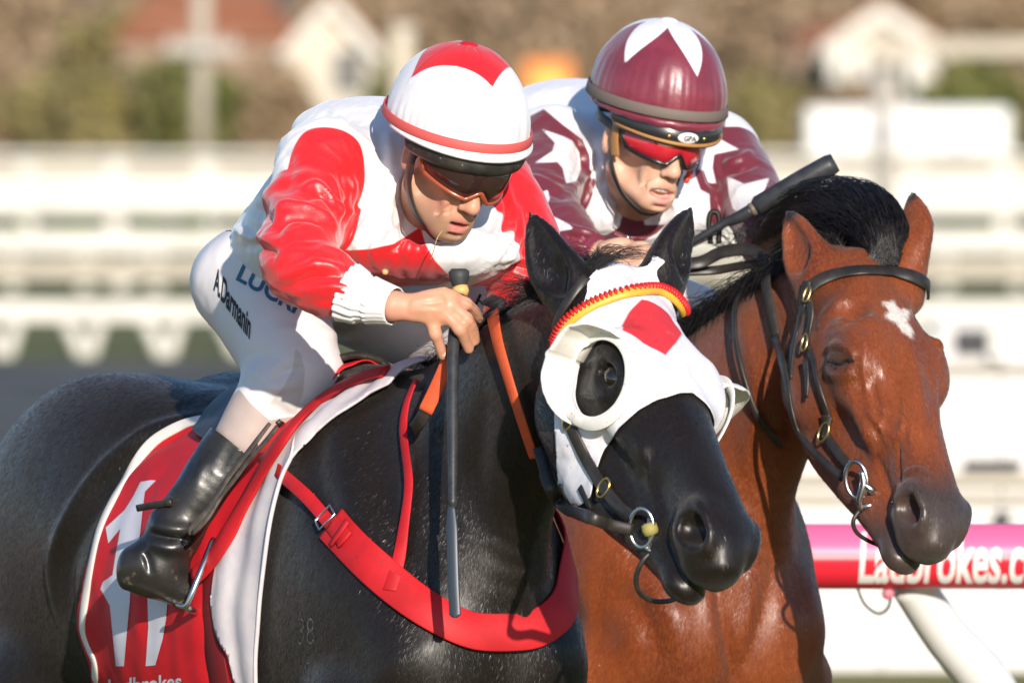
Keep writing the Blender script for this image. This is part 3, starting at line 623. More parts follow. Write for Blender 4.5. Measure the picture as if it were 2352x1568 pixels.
# ------------------------------------------------------------------ people: shared builders
def human_head(F, H, open_=0.0, grim=0.0):
    h = dict(fr=H)
    F.ell((0, -.005, .045), (.075, .095, .085), k=.02, **h); F.ell((0, .035, -.02), (.057, .064, .085), k=.03, **h)
    F.ell((0, .044, -.066), (.042, .047, .036), k=.03, **h); F.ell((0, .086, -.096), (.019, .015, .014), k=.025, **h)
    F.ell((0, .082, -.066), (.034, .020, .024), k=.022, **h)
    for s in (-1, 1):
        F.cone((s * .056, .0, -.055), (s * .018, .076, -.094), .017, .013, k=.025, **h)
        F.ell((s * .047, .066, -.012), (.018, .020, .013), k=.022, **h)
        F.ell((s * .056, .052, -.050), (.014, .026, .018), k=.03, sub=True, **h)
        F.ell((s * .028, .083, .034), (.024, .012, .010), k=.02, **h)
        F.ell((s * .031, .088, .014), (.015, .010, .011), k=.012, sub=True, **h)
        F.ell((s * .031, .077, .014), (.013, .012, .012), k=.006, **h)
        F.ell((s * .0135, .107, -.035), (.0080, .0105, .0080), k=.006, **h)
        F.chain([(s * .019, .102, -.034), (s * .029, .0905, -.050), (s * .035, .079, -.070)], [.0035, .0042, .0025], k=.006, sub=True, **h)
        F.ell((s * .077, -.012, -.004), (.009, .021, .033), k=.008, **h); F.ell((s * .084, -.006, -.002), (.007, .011, .02), k=.004, sub=True, **h)
    F.cone((0, .092, .022), (0, .117, -.022), .0085, .0118, k=.013, **h); F.ell((0, .1205, -.0300), (.0128, .0130, .0115), k=.008, **h)
    for s in (-1, 1): F.ell((s * .0070, .114, -.0425), (.0045, .0075, .004), k=.003, sub=True, **h)
    o = open_
    F.chain([(-.025, .086, -.0665), (-.012, .0985, -.0615 + o * .3), (0, .101, -.0632 + o * .3), (.012, .0985, -.0615 + o * .3), (.025, .086, -.0665)], [.002, .0056, .0052, .0056, .002], k=.004, **h)
    F.chain([(-.024, .086, -.069), (-.011, .0975, -.0755 - o), (0, .0995, -.0765 - o), (.011, .0975, -.0755 - o), (.024, .086, -.069)], [.002, .0068, .0078, .0068, .002], k=.004, **h)
    F.ell((0, .097, -.0692 - o * .4), (.021 + grim, .013, .0016 + o * .6), k=.002, sub=True, **h)
    F.ell((0, .100, -.0865 - o), (.014, .006, .004), k=.006, sub=True, **h)
def lips_sd(v, H, o=0.):
    p = H.inv(v); a = A([(-.025, .086, -.0665), (-.012, .0985, -.0615), (0, .101, -.0632), (.012, .0985, -.0615), (.025, .086, -.0665)]); b = A([(-.024, .086, -.069), (-.011, .0975, -.0755 - o), (0, .0995, -.0765 - o), (.011, .0975, -.0755 - o), (.024, .086, -.069)])
    d = np.full(len(p), 9.)
    for cur, r in ((a, .0072), (b, .0098)):
        for c in spline(cur, 24): d = np.minimum(d, np.linalg.norm(p - c, axis=1) - r * (1 - .6 * min(1, abs(c[0]) / .026) ** 2))
    return -d
def pdist(v, line):
    """distance of points to a polyline and the parameter along it"""
    d = np.full(len(v), 9.); s = np.zeros(len(v)); n = len(line) - 1
    for i in range(n):
        e = line[i + 1] - line[i]; t = np.clip(((v - line[i]) @ e) / max(e @ e, 1e-12), 0, 1); q = np.linalg.norm(v - line[i] - t[:, None] * e, axis=1)
        m = q < d; d = np.where(m, q, d); s = np.where(m, (i + t) / n, s)
    return d, s
def crease(v, q, S, strokes):
    """press folds into cloth: strokes of (picture points, half width, height) laid on the surface"""
    n = vnormals(v, q); dz = np.zeros(len(v))
    for pts, wd, am in strokes:
        line, _ = S.path(pts, 4 * len(pts), sm=1); lo, hi = line.min(0) - 3 * wd, line.max(0) + 3 * wd
        m = ((v > lo) & (v < hi)).all(1)
        if not m.any(): continue
        d, s = pdist(v[m], line); dz[m] += am * np.exp(-(d / wd) ** 2) * np.sqrt(np.clip(4 * s * (1 - s), .02, 1))
    return v + n * dz[:, None]
def rounded(poly, n=6):
    p = np.asarray(poly, float); p = np.vstack([p[-2:], p, p[:2]]); q = spline(p, n * (len(p) - 1) + 1); return q[2 * n:-2 * n]
def folds(v, q, amp, scale, dirv, squash, seed, where=None):
    """ridged cloth folds running along dirv"""
    d = nrm(A(dirv)); n = vnormals(v, q); w_ = v - np.outer(v @ d, d) * (1 - squash); w_ = w_ + .012 * np.stack([noise(v, 14, seed + k) for k in range(3)], 1)
    r = 1 - np.abs(noise(w_, scale, seed)) * 2; r = np.clip(r, -1, 1); r = np.sign(r) * np.abs(r) ** 1.5; r = r * (.5 + .5 * noise(v, 9, seed + 9))
    return v + n * (amp * r * (1 if where is None else where))[:, None]
def decal(S, v, poly, Yg=0, depth=.30, nv=None, face=.3, flat=False):
    """distance inside an outline whose corners lie on the surface, measured in the plane through them, on the side that faces out"""
    pts = np.asarray(poly, float); hh = [S.hit(x, y, Yg) for x, y in pts]; h = A([x[0] for x in hh]); c = h.mean(0); u, s_, vt = np.linalg.svd(h - c)
    N_ = vt[2]; N_ = N_ * (1 if N_ @ (CAMP - c) > 0 else -1)
    if flat:
        h = A([P(x, y, c[1]) for x, y in pts]); N_ = nrm(CAMP - c); vt = A([[1., 0, 0], nrm(np.cross(N_, A([1., 0, 0])))])
    sd_ = poly_sd(np.stack([(v - c) @ vt[0], (v - c) @ vt[1]], 1), np.stack([(h - c) @ vt[0], (h - c) @ vt[1]], 1))
    sd_ = np.minimum(sd_, depth - np.abs((v - c) @ N_))
    return sd_ if nv is None else np.minimum(sd_, (nv @ N_ + face) * .1)
def project_text(S, txt, p0, p1, height, mat_, parent, name='lettering', Yg=0, lift=.0012, squeeze=1, shear=0, bold=0, vert=None, arc=0):
    """printed lettering: laid along the surface from picture point p0 to p1; height in picture units"""
    v, q = text_mesh(txt, 1.0, shear, .06, bold); w_ = v[:, 0].max(); a, b = A(p0, float), A(p1, float); d = b - a; up = A([d[1], -d[0]]) / np.linalg.norm(d) * height if vert is None else A(vert, float) * height
    out = []
    for x, y, _ in v:
        px = a + d * (x / w_) + up * y + up * arc * 4 * (x / w_) * (1 - x / w_); h, n_ = S.hit(px[0], px[1], Yg); out.append(h + n_ * lift)
    return obj(name, A(out), q, mat_, parent, smooth=False)
def helmet_mesh(H, c, r, rim, n=96, m=40, grow=0., wr=None):
    """cap over a helmet; rim(az) is the height of its lower edge, az = 0 at the front, positive to the right"""
    v, th, az_ = [], [], []
    for j in range(m + 1):
        for i in range(n):
            az = 2 * math.pi * i / n - math.pi; zr = (rim(az) - c[2]) / (r[2] + grow); tmax = math.acos(max(-1, min(1, zr))); t = tmax * j / m
            v.append((c[0] + (r[0] + grow) * math.sin(t) * math.sin(az), c[1] + (r[1] + grow) * math.sin(t) * math.cos(az), c[2] + (r[2] + grow) * math.cos(t))); th.append(t); az_.append(az)
    q = [[j * n + i, j * n + (i + 1) % n, (j + 1) * n + (i + 1) % n, (j + 1) * n + i] for j in range(m) for i in range(n)]
    v, th, az_ = A(v), A(th), A(az_)
    if wr is not None: nn = nrm((v - A(c)) / A(r) ** 2); v = v + nn * wr(th, az_, v)[:, None]
    return H.to(v), A(q), th, az_
def ring_band(H, c, r, zf, height, thick, grow, n=96, az0=-math.pi, az1=math.pi):
    az = np.linspace(az0, az1, n, endpoint=az1 - az0 < 6.2); p, N_ = [], []
    for a in az:
        z = zf(a); s = math.sqrt(max(0, 1 - ((z - c[2]) / r[2]) ** 2)); p.append((c[0] + (r[0] + grow) * s * math.sin(a), c[1] + (r[1] + grow) * s * math.cos(a), z)); N_.append((math.sin(a) / r[0], math.cos(a) / r[1], .15 / r[2]))
    return ribbon(H.to(A(p)), nrm(H.vec(nrm(A(N_)))), height, thick, closed=az1 - az0 > 6.2)
def arc_strip(H, rows, nu=40):
    """a shell through rows of (half angle, radius x, radius y, centre y, z): peak of a cap, goggle lens"""
    v = []
    for (ha, rx, ry, cy, z, zs) in rows:
        for i in range(nu):
            a = -ha + 2 * ha * i / (nu - 1); v.append((rx * math.sin(a), cy + ry * math.cos(a), z + zs * (1 - math.cos(a))))
    m = len(rows); q = [[j * nu + i, j * nu + i + 1, (j + 1) * nu + i + 1, (j + 1) * nu + i] for j in range(m - 1) for i in range(nu - 1)]
    return H.to(A(v)), A(q)
SKIN = dict(rough=.5, spec=.4, sss=.05, rvar=(.36, .6, 60))
M_black_gloss = mat('black_gloss', (.012, .012, .013), .22, .5, bump=((40, .15, .002),))
M_leather = mat('black_leather', (.018, .015, .013), .42, .5, (.035, .028, .022), 30, bump=((220, .25, .0008),))
M_steel = mat('bridle_steel', (.62, .62, .63), .25, .5, metal=1)
M_brass = mat('bridle_brass', (.70, .48, .18), .3, .5, metal=1)
# ------------------------------------------------------------------ jockey in red and white, on the black horse
def headframe(px, py, Y, yaw, pitch, roll_, sc=1.0):
    a, b = math.radians(yaw), math.radians(pitch); f = A([math.sin(a) * math.cos(b), -math.cos(a) * math.cos(b), -math.sin(b)]); x = nrm(np.cross(f, A([0, 0, 1.]))); u = np.cross(x, f); c, s = math.cos(math.radians(roll_)), math.sin(math.radians(roll_))
    return Frame(np.stack([x * c - u * s, f, u * c + x * s], 1), P(px, py, Y), sc)
HD1 = headframe(1036, 372, .10, 27, 27, -12, .95); HC1 = headframe(1046, 371, .10, 27, 15, -2)
J1 = thing('person', P(700, ground_y(18.7 + .5), .5) * A([1, 1, 0]) + A([0, 0, 1.4]), 'jockey in red and white silks crouched on the black horse, looking down', 'person')
neck1 = P(985, 470, .22)
arm1 = [P(748, 385, .20), P(700, 500, .10), P(690, 595, -.01), P(750, 648, -.06), P(830, 685, -.085), P(905, 703, -.115)]
arm1f = [P(1110, 440, .40), P(1180, 510, .34), P(1225, 600, .30), P(1190, 690, .28), P(1130, 780, .27)]
tor1 = [P(690, 620, .62), P(735, 545, .52), P(800, 475, .42), P(890, 430, .31), P(965, 440, .23)]
# skin: head, neck, hands; a plain trunk and limbs run on inside the clothes
px2x = lambda px: P(px, 500, 0)[0]
Fb = Field(axis(px2x(460), .014, px2x(880), .003, px2x(1125), .012, px2x(1270)), axis(-.24, .003, .27, .016, .92), axis(P(0, 1420, .1)[2], .02, P(0, 840, .1)[2], .003, P(0, 655, .1)[2], .008, P(0, 560, .1)[2], .003, P(0, 200, .1)[2]))
Fb.loft(tor1, [.13, .12, .13, .14, .07], [.10, .09, .10, .09, .06], (0, 0, 1), k=.02)
for arm in (arm1, arm1f): Fb.chain(arm, [.045, .04, .032, .027, .023, .024][:len(arm)], k=.02)
Fb.chain([neck1, HD1.to((0, -.02, -.06))], [.055, .052], k=.02)
for leg in ([P(600, 650, .56), P(690, 870, .42), P(600, 960, .40), P(565, 1010, .39)], [P(800, 640, .78), P(1110, 740, .50), P(1000, 1000, .75)]): Fb.chain(leg, [.07, .035, .032, .03][:len(leg)], k=.03)
human_head(Fb, HD1, .005)
HY = -.125
def hp(x, y, dy): return P(x, y, HY + dy)
Fb.loft([hp(905, 703, .01), hp(950, 706, .006), hp(990, 704, .004), hp(1022, 704, .010)], [.021, .024, .029, .033], [.019, .015, .014, .012], [(0, -1, 0)] * 4, k=.012)
for pts, r in (([hp(985, 727, .012), hp(1000, 766, .006), hp(1010, 795, .016), hp(1017, 818, .026)], [.0105, .0095, .0088, .0078]),
               ([hp(1022, 720, .008), hp(1056, 756, .002), hp(1068, 781, .014), hp(1077, 803, .026)], [.0112, .0100, .0094, .0084]),
               ([hp(1036, 700, .010), hp(1072, 733, .008), hp(1086, 758, .020), hp(1091, 784, .032)], [.0112, .0100, .0094, .0084]),
               ([hp(1036, 681, .016), hp(1070, 698, .024), hp(1090, 715, .040), hp(1100, 733, .052)], [.0110, .0098, .0092, .0082])):
    Fb.chain(pts, r, k=.007, n=16); Fb.ell(pts[0] - A([0, .004, 0]), (.010, .008, .010), k=.010); Fb.ell(pts[1] - A([0, .003, 0]), (.0105, .009, .0105), k=.006)
Fb.chain([hp(960, 715, .025), hp(1000, 722, .045), hp(1035, 735, .052)], [.013, .011, .009], k=.010, n=12)
for x0, y0, x1, y1 in ((950, 695, 1015, 690), (950, 702, 1018, 704), (945, 710, 1000, 718)): Fb.cone(hp(x0, y0, -.006), hp(x1, y1, -.004), .003, .003, k=.008)
bv, bq = Fb.mesh(1); del Fb
M_skin1 = mat('skin', (.56, .29, .17), col2=(.64, .30, .20), vs=26, layers=(('beard', (.36, .205, .13), .02, .02, 60), ('lips', (.62, .20, .18), .003)), bump=((420, .30, .0005), (70, .18, .0012)), **SKIN)
SB1 = Surf(bv, bq); bv = crease(bv, bq, SB1, [([(1046, 452), (1032, 478), (1030, 505)], .0035, -.0022), ([(1038, 450), (1020, 475), (1016, 500)], .007, .0022), ([(985, 440), (1005, 470), (1010, 500)], .012, -.003), ([(1036, 520), (1046, 528), (1056, 527)], .004, -.002), ([(975, 430), (990, 425), (1010, 440)], .009, .002), ([(965, 700), (1000, 696), (1030, 690)], .003, .0015), ([(960, 712), (990, 712), (1020, 716)], .003, .0015), ([(950, 690), (985, 684), (1020, 678)], .003, .0012)])
hb = HD1.inv(bv)
beard = np.where(np.linalg.norm(bv - HD1.T, axis=1) < .16, -.02 + .035 * (hb[:, 2] < -.045) * np.clip((-.045 - hb[:, 2]) / .03, 0, 1), -.05)
obj('body', bv, bq, M_skin1, J1, attrs={'lips': lips_sd(bv, HD1, .005), 'beard': beard}, label='tanned face turned down to the right and bare right hand over the neck')
M_nail = mat('finger_nail', (.70, .44, .36), .3, .5)
for (x, y, dy) in ((1019, 812, .018), (1080, 797, .020), (1093, 778, .026)):
    obj('fingernail', *sphere(hp(x, y, dy - .0005), (.0042, .0022, .006), 8), M_nail, J1)
# jacket
Fj = Field(axis(px2x(470), .0042, px2x(1290)), axis(-.20, .0045, .80), axis(P(0, 770, 0)[2], .0042, P(0, 215, .4)[2]))
Fj.loft([P(672, 600, .60), P(722, 548, .52), P(795, 480, .42), P(885, 432, .31), P(975, 450, .24)], [.148, .145, .165, .175, .12], [.10, .112, .122, .128, .10], [(-.3, 0, 1)] * 5, k=.02)
Fj.loft([P(800, 540, .36), P(880, 560, .24), P(960, 572, .20), P(1040, 572, .22), P(1090, 560, .26)], [.10, .13, .13, .12, .09], [.075, .068, .058, .055, .05], (.1, 0, 1), k=.07)      # blouse hanging at the front
Fj.ell(P(745, 375, .20), (.075, .08, .075), k=.05); Fj.ell(P(1115, 425, .38), (.075, .08, .075), k=.05)
Fj.ell(P(825, 300, .40), (.11, .12, .055), k=.05); Fj.ell(P(1065, 545, .27), (.075, .08, .075), k=.05)
Fj.chain([P(748, 385, .20), P(705, 480, .12)], [.070, .072], k=.03)
Fj.chain([P(700, 500, .10), P(686, 575, .0), P(694, 615, -.03), P(750, 648, -.06), P(790, 669, -.075), P(812, 678, -.082)], [.067, .065, .062, .056, .046, .040], k=.022, n=40)
Fj.chain([P(1115, 430, .38), P(1175, 500, .32), P(1205, 590, .28), P(1195, 670, .28), P(1160, 745, .28)], [.070, .066, .062, .052, .042], k=.03, n=40)
Fj.chain([P(985, 520, .12), HD1.to((0, -.01, -.07)), HD1.to((0, .01, -.03))], [.062, .064, .066], k=.006, sub=True)
jv, jq = Fj.mesh(1); del Fj
fd = nrm(P(870, 694, -.097) - P(790, 669, -.075)); f_ = -((jv - P(812, 678, -.082)) @ fd); f_ = np.where(np.linalg.norm(jv - P(830, 683, -.085), axis=1) < .09, f_, 1.); jv, jq = clip(jv, jq, f_); jv = lap(jv, jq, .3)
SJ = Surf(jv, jq)
jv = crease(jv, jq, SJ, [
    ([(622, 520), (650, 482), (700, 478), (745, 500), (780, 540)], .010, .012), ([(625, 540), (660, 505), (705, 500), (750, 525)], .010, -.009),
    ([(690, 440), (730, 425), (770, 470), (785, 500)], .009, .009), ([(700, 460), (740, 450), (765, 490)], .007, -.008), ([(800, 400), (815, 450), (790, 520)], .007, .007), ([(780, 400), (795, 460), (782, 520)], .006, -.007), ([(755, 400), (775, 450), (778, 510)], .006, .006), ([(820, 420), (810, 480), (785, 545)], .006, -.006),
    ([(630, 600), (690, 580), (760, 590)], .012, .006), ([(640, 640), (720, 610), (790, 615)], .009, .008), ([(650, 655), (720, 635), (800, 640)], .008, -.006), ([(660, 680), (740, 660), (820, 660)], .009, .006), ([(700, 700), (770, 690), (820, 690)], .007, -.005),
    ([(1130, 420), (1150, 480), (1135, 540), (1115, 560)], .006, .008), ([(1160, 420), (1180, 490), (1165, 560), (1120, 600)], .006, .009), ([(1150, 430), (1165, 490), (1150, 550)], .005, -.008), ([(1190, 470), (1195, 540), (1160, 600)], .006, .008), ([(1205, 490), (1215, 550), (1180, 620)], .005, -.008), ([(1130, 600), (1180, 590), (1235, 600)], .008, .008), ([(1140, 625), (1190, 615), (1230, 620)], .006, -.007), ([(1150, 645), (1200, 640), (1230, 650)], .008, .007),
    ([(860, 420), (850, 500), (800, 560)], .010, .008), ([(880, 440), (875, 520), (830, 560)], .010, -.009), ([(905, 470), (905, 540), (860, 570)], .009, .008), ([(930, 500), (925, 550), (900, 575)], .008, -.007), ([(890, 300), (900, 380), (920, 470)], .010, .006), ([(870, 300), (878, 380), (890, 460)], .009, -.006),
    ([(560, 560), (600, 570), (640, 590)], .009, -.012), ([(540, 540), (590, 545), (640, 560)], .009, .008), ([(580, 480), (620, 500), (650, 540)], .012, -.008), ([(600, 450), (640, 460), (660, 500)], .012, .007), ([(650, 350), (670, 380), (660, 440)], .012, -.006), ([(520, 520), (560, 530), (600, 560)], .008, .007), ([(740, 260), (790, 275), (840, 290)], .014, -.006), ([(760, 250), (800, 300), (850, 330)], .008, .006)])
dA, sA = pdist(jv, spline(A([P(745, 385, .20), P(705, 480, .12), P(686, 575, 0), P(694, 615, -.03), P(750, 648, -.06), P(870, 692, -.095)]), 20)); slv = np.clip((.10 - dA) / .02, 0, 1)
jv = folds(jv, jq, .0042, 26, A([.8, -.3, .5]), .35, 40, slv); jv = folds(jv, jq, .0024, 48, A([.7, -.3, -.4]), .3, 44, slv); jv = folds(jv, jq, .0018, 46, A([.2, 0, 1.]), .3, 48, 1 - slv); jv = folds(jv, jq, .0035, 20, A([.3, 0, 1.]), .3, 60, 1 - slv)
jn = vnormals(jv, jq); jv = jv + jn * (.0012 * noise(jv, 18, 3) + .0010 * noise(jv * A([1, 1, .6]), 50, 4))[:, None]; jn = vnormals(jv, jq)
SJ = Surf(jv, jq)
armline = spline(A([P(745, 385, .20), P(705, 480, .12), P(686, 575, 0), P(694, 615, -.03), P(750, 648, -.06), P(870, 692, -.095)]), 30)
d_, s_ = pdist(jv, armline); sl = np.minimum(.088 - d_, (s_ - .16) * .5)
dec = decal(SJ, jv, rounded([(652, 420), (672, 345), (700, 303), (745, 292), (795, 303), (828, 335), (838, 400), (830, 450), (800, 520), (785, 565), (768, 575), (780, 700), (620, 700), (600, 560)]), .1, .3, nv=jn, flat=True)
armf = spline(A([P(1115, 430, .38), P(1175, 500, .32), P(1205, 590, .28), P(1195, 670, .28), P(1160, 745, .28)]), 24); df, sf = pdist(jv, armf)
slf = np.minimum(.105 - df, (sf - .03) * .4)
red = np.maximum.reduce([dec, sl, slf, decal(SJ, jv, [(765, 570), (800, 575), (850, 572), (905, 560), (965, 520), (975, 556), (1000, 600), (1043, 645), (985, 660), (900, 672), (860, 690), (780, 640)], .1, .3, nv=jn, flat=True)])
M_silk = mat('white_silk', (.80, .77, .76), .38, .5, (.76, .73, .72), 9, layers=(('red', (.70, .011, .016), .0015),), sheen=.3, stretch=(1, 1, .45, .3, .4, .2), bump=((30, .30, .005), (80, .22, .002), (700, .08, .0003)))
jk = obj('jacket', jv, jq, M_silk, J1, attrs={'red': red}, label='white satin jacket with red sleeves and a red diamond across the chest')
M_btn = mat('button_gold', (.75, .42, .2), .3, .5)
for px in ((885, 622), (900, 655)):
    p, n = SJ.hit(*px); obj('button', *sphere(p + n * .002, .0055, 8), M_btn, jk)
# cuff
M_cuff = mat('white_cuff', (.82, .80, .82), .5, .4, bump=((30, .2, .003),))
def cuff(path, r0, r1, n=96, m=26, amp=.0022, waves=21):
    p = spline(path, m); T, N_, B = frames(p); v = []; nz = rng.normal(size=n)
    for j in range(m):
        t = j / (m - 1); r = r0 + (r1 - r0) * t; a = amp * (1 if t < .62 else .25) * (1 if .38 > t or t > .5 else .5)
        if .38 < t < .55: r -= .0025
        if t > .62: r += .001
        for i in range(n):
            an = 2 * math.pi * i / n; rr = r + a * math.sin(waves * an + 1.5 * math.sin(3 * an + 5 * t)) ; v.append(p[j] + rr * (math.cos(an) * N_[j] + math.sin(an) * B[j]))
    q = [[j * n + i, j * n + (i + 1) % n, (j + 1) * n + (i + 1) % n, (j + 1) * n + i] for j in range(m - 1) for i in range(n)]
    return A(v), A(q)
obj('cuff', *cuff(A([P(796, 671, -.076), P(828, 684, -.085), P(865, 693, -.095), P(906, 703, -.112)]), .0475, .0285), M_cuff, J1, solid=.002, label='gathered white elastic cuff')
# breeches
Fp = Field(axis(px2x(395), .005, px2x(1270)), axis(-.02, .0055, 1.0), axis(P(0, 1060, .1)[2], .005, P(0, 530, .5)[2]))
Fp.ell(P(640, 640, .60), (.15, .15, .10), k=.05)
Fp.chain([P(585, 650, .56), P(620, 720, .50), P(660, 800, .44), P(680, 865, .41)], [.098, .094, .084, .076], k=.04)
Fp.chain([P(694, 850, .405), P(655, 900, .40), P(605, 955, .395), P(562, 1020, .39)], [.074, .074, .062, .056], k=.03)
Fp.chain([P(795, 650, .78), P(900, 700, .68), P(1020, 740, .56), P(1120, 735, .48)], [.10, .095, .088, .085], k=.05)
Fp.chain([P(1120, 735, .48), P(1080, 850, .55), P(1000, 1000, .66)], [.08, .07, .055], k=.03)
pv, pq = Fp.mesh(1); del Fp
SP = Surf(pv, pq)
pv = crease(pv, pq, SP, [([(640, 870), (660, 850), (700, 845)], .007, -.006), ([(590, 900), (640, 890), (690, 880)], .010, .006), ([(600, 930), (640, 935), (665, 960)], .006, -.005), ([(560, 830), (600, 810), (640, 830)], .012, -.006), ([(575, 850), (610, 870), (640, 900)], .009, .006), ([(520, 650), (560, 640), (610, 650)], .014, -.004), ([(760, 850), (860, 860), (960, 850)], .007, -.004), ([(740, 760), (790, 780), (850, 770)], .009, .005), ([(620, 760), (680, 760), (740, 800)], .012, .004)])
pv = smooth_where(pv, pq, np.ones(len(pv)), 6)
pn = vnormals(pv, pq); pv = pv + pn * (.002 * noise(pv, 18, 6) + .0006 * noise(pv, 60, 7))[:, None]; SP = Surf(pv, pq)
M_breech = mat('white_breeches', (.78, .74, .75), .55, .35, (.74, .70, .70), 6, layers=(('panel', (.60, .57, .55), .0015), ('sock', (.46, .37, .335), .0015)), grime=((.30, .22, .17), 45, .735), bump=((60, .15, .002), (900, .08, .0003)))
sock = decal(SP, pv, [(480, 985), (505, 930), (548, 893), (575, 925), (620, 965), (655, 958), (700, 955), (690, 1060), (560, 1080), (440, 1040)], .2, .3, flat=True)
knee_p = decal(SP, pv, [(678, 800), (690, 810), (701, 850), (696, 900), (680, 950), (640, 952), (616, 930), (650, 890), (672, 850)], .2, .12, flat=True)
br = obj('breeches', pv, pq, M_breech, J1, attrs={'panel': knee_p, 'sock': sock}, label='white riding breeches with a grey knee panel and dark lettering down the thigh')
M_ink = mat('print_black', (.02, .02, .025), .6); M_inkb = mat('print_teal', (.03, .13, .22), .6)
project_text(SP, 'A.Darmanin', (492, 664), (574, 778), 74, M_ink, br, Yg=.4, vert=(.10, -1), bold=.03)
project_text(SP, 'LUCRF', (540, 640), (690, 728), 58, M_inkb, br, Yg=.4, vert=(.42, -.9), bold=.03)
project_text(SP, 'LUCRF', (1062, 632), (1215, 702), 66, M_inkb, br, Yg=.4, vert=(.42, -.9), bold=.03)
project_text(SP, 'HP', (1085, 700), (1150, 735), 44, M_ink, br, Yg=.4, vert=(.4, -.9), bold=.0)
# cap, peak, goggles
cc, cr = (0, -.014, .062), (.1125, .135, .132)
rim1 = lambda a: .053 - .008 * math.cos(a)
def wr1(th, az, v): return .0008 * np.sin(az * 37 + 3 * np.sin(az * 5)) * np.clip((th - 1.2) / .2, 0, 1) + .0022 * np.exp(-(np.abs(np.sin(az * 4)) / .025) ** 2 * 1.0) * np.clip(th / .3, 0, 1) * (th < 1.1) * .5 + .0015 * noise(v, 26, 8) * np.clip(th, 0, 1)
cv, cq, th, az = helmet_mesh(HC1, cc, cr, rim1, 168, 64, wr=wr1); cv = folds(cv, cq, .0012, 16, HC1.R[:, 2] + .8 * HC1.R[:, 0], .6, 120, np.clip(th / .6, 0, 1)); cv = folds(cv, cq, .0010, 60, HC1.R[:, 2] + .3 * HC1.R[:, 0], .35, 130, np.clip((th - 1.15) / .25, 0, 1))
lx, ly = np.sin(th) * np.sin(az), np.sin(th) * np.cos(az)
M_cap1 = mat('cap_white_satin', (.82, .80, .81), .42, .5, (.78, .76, .77), 20, layers=(('red', (.68, .012, .02), .0015),), sheen=.2, grime=((.2, .14, .1), 130, .72), bump=((40, .3, .003), (140, .1, .001)))
cap = obj('cap', cv, cq, M_cap1, J1, attrs={'red': (.84 - (np.abs(lx) * 1.0 + np.abs(ly) * 1.12) + .15 * np.abs(lx * ly)) * .1}, solid=.003, label='white satin helmet cap with a red diamond on top and red band')
obj('button', *sphere((cc[0], cc[1], cc[2] + cr[2] + .001), (.016, .016, .006), 8, HC1), mat('cap_button_red', (.55, .012, .02), .45), cap)
M_band1 = mat('elastic_red', (.62, .10, .09), .6, .3, bump=((300, .2, .0006),))
obj('band', *ring_band(HC1, cc, cr, lambda a: .064 - .008 * math.cos(a),   .016, .0030, .0060), M_band1, cap)
v, q = arc_strip(HC1, [(1.6, .1115, .134, -.014, .056, .010), (1.6, .116, .141, -.014, .048, .012), (1.6, .121, .150, -.014, .038, .016), (1.6, .121, .150, -.014, .036, .016), (1.6, .114, .138, -.014, .038, .016)])
obj('cap_peak', v, q, M_cap1, cap, attrs={'red': np.full(len(v), -1.)}, solid=.002)
M_peak = mat('helmet_rim_black', (.022, .021, .019), .45, .5, (.045, .04, .032), 40, grime=((.30, .23, .15), 70, .66), bump=((90, .4, .0015),))
v, q = arc_strip(HC1, [(1.35, .107, .128, -.012, .046, .01), (1.35, .110, .134, -.012, .036, .01), (1.3, .110, .136, -.012, .020, .014), (1.28, .108, .134, -.012, .012, .02), (1.25, .094, .114, -.012, .012, .02)], 56)
obj('helmet', v, q, M_peak, J1, solid=.004, label='mud-spattered black front rim of the helmet')
M_lens = mat('goggle_lens_dark', (.035, .016, .014), .08, .6, coat=.6, grime=((.34, .26, .18), 120, .70), bump=((120, .1, .0005),))
M_gfr = mat('goggle_frame_amber', (.35, .075, .03), .25, .5, coat=.3)
v, q = arc_strip(HD1, [(1.30, .087, .112, .008, .048, 0), (1.32, .089, .118, .008, .034, .001), (1.32, .089, .119, .008, .012, .004), (1.16, .087, .116, .008, -.016, .016)], 50)
hl = HD1.inv(v); nose_cut = np.where((np.abs(hl[:, 0]) < .022), (1 - np.abs(hl[:, 0]) / .022) * .020, 0); low = hl[:, 2] < .016; v = v + HD1.vec(np.stack([0 * nose_cut, 0 * nose_cut, nose_cut * low * np.clip((.014 - hl[:, 2]) / .018, 0, 1)], 1))
gg = obj('goggles', v, q, M_lens, J1, solid=.002, label='mud-speckled dark goggles with an amber frame')
edge = v[-50:]; obj('frame', *tube(np.vstack([edge]), .0044, 8), M_gfr, gg)
obj('frame', *tube(np.vstack([v[:50]]), .003, 8), M_gfr, gg)
for k in (0, 49): obj('frame', *tube(A([v[k], v[50 + k], v[100 + k], v[150 + k]]), .0044, 8), M_gfr, gg)
pl = HD1.inv(v[50 + 43:50 + 44])[0]; obj('lens_vent', *tube([HD1.to(pl + A([.000, .001, -.006])), HD1.to(pl + A([.004, .004, -.006]))], .0085, 16), mat('vent_red', (.50, .05, .03), .25, .5), gg)
gs = [HD1.to(x) for x in ((.080, .045, .020), (.088, .0, .024), (.085, -.06, .03), (.05, -.118, .035), (0, -.132, .036), (-.05, -.118, .035), (-.085, -.06, .03), (-.088, 0, .024), (-.080, .045, .02))]
gsp = spline(A(gs), 60); obj('strap', *ribbon(gsp, nrm(gsp - HD1.to((0, -.02, .03))), .016, .0015), mat('goggle_strap', (.25, .03, .03), .5), gg)
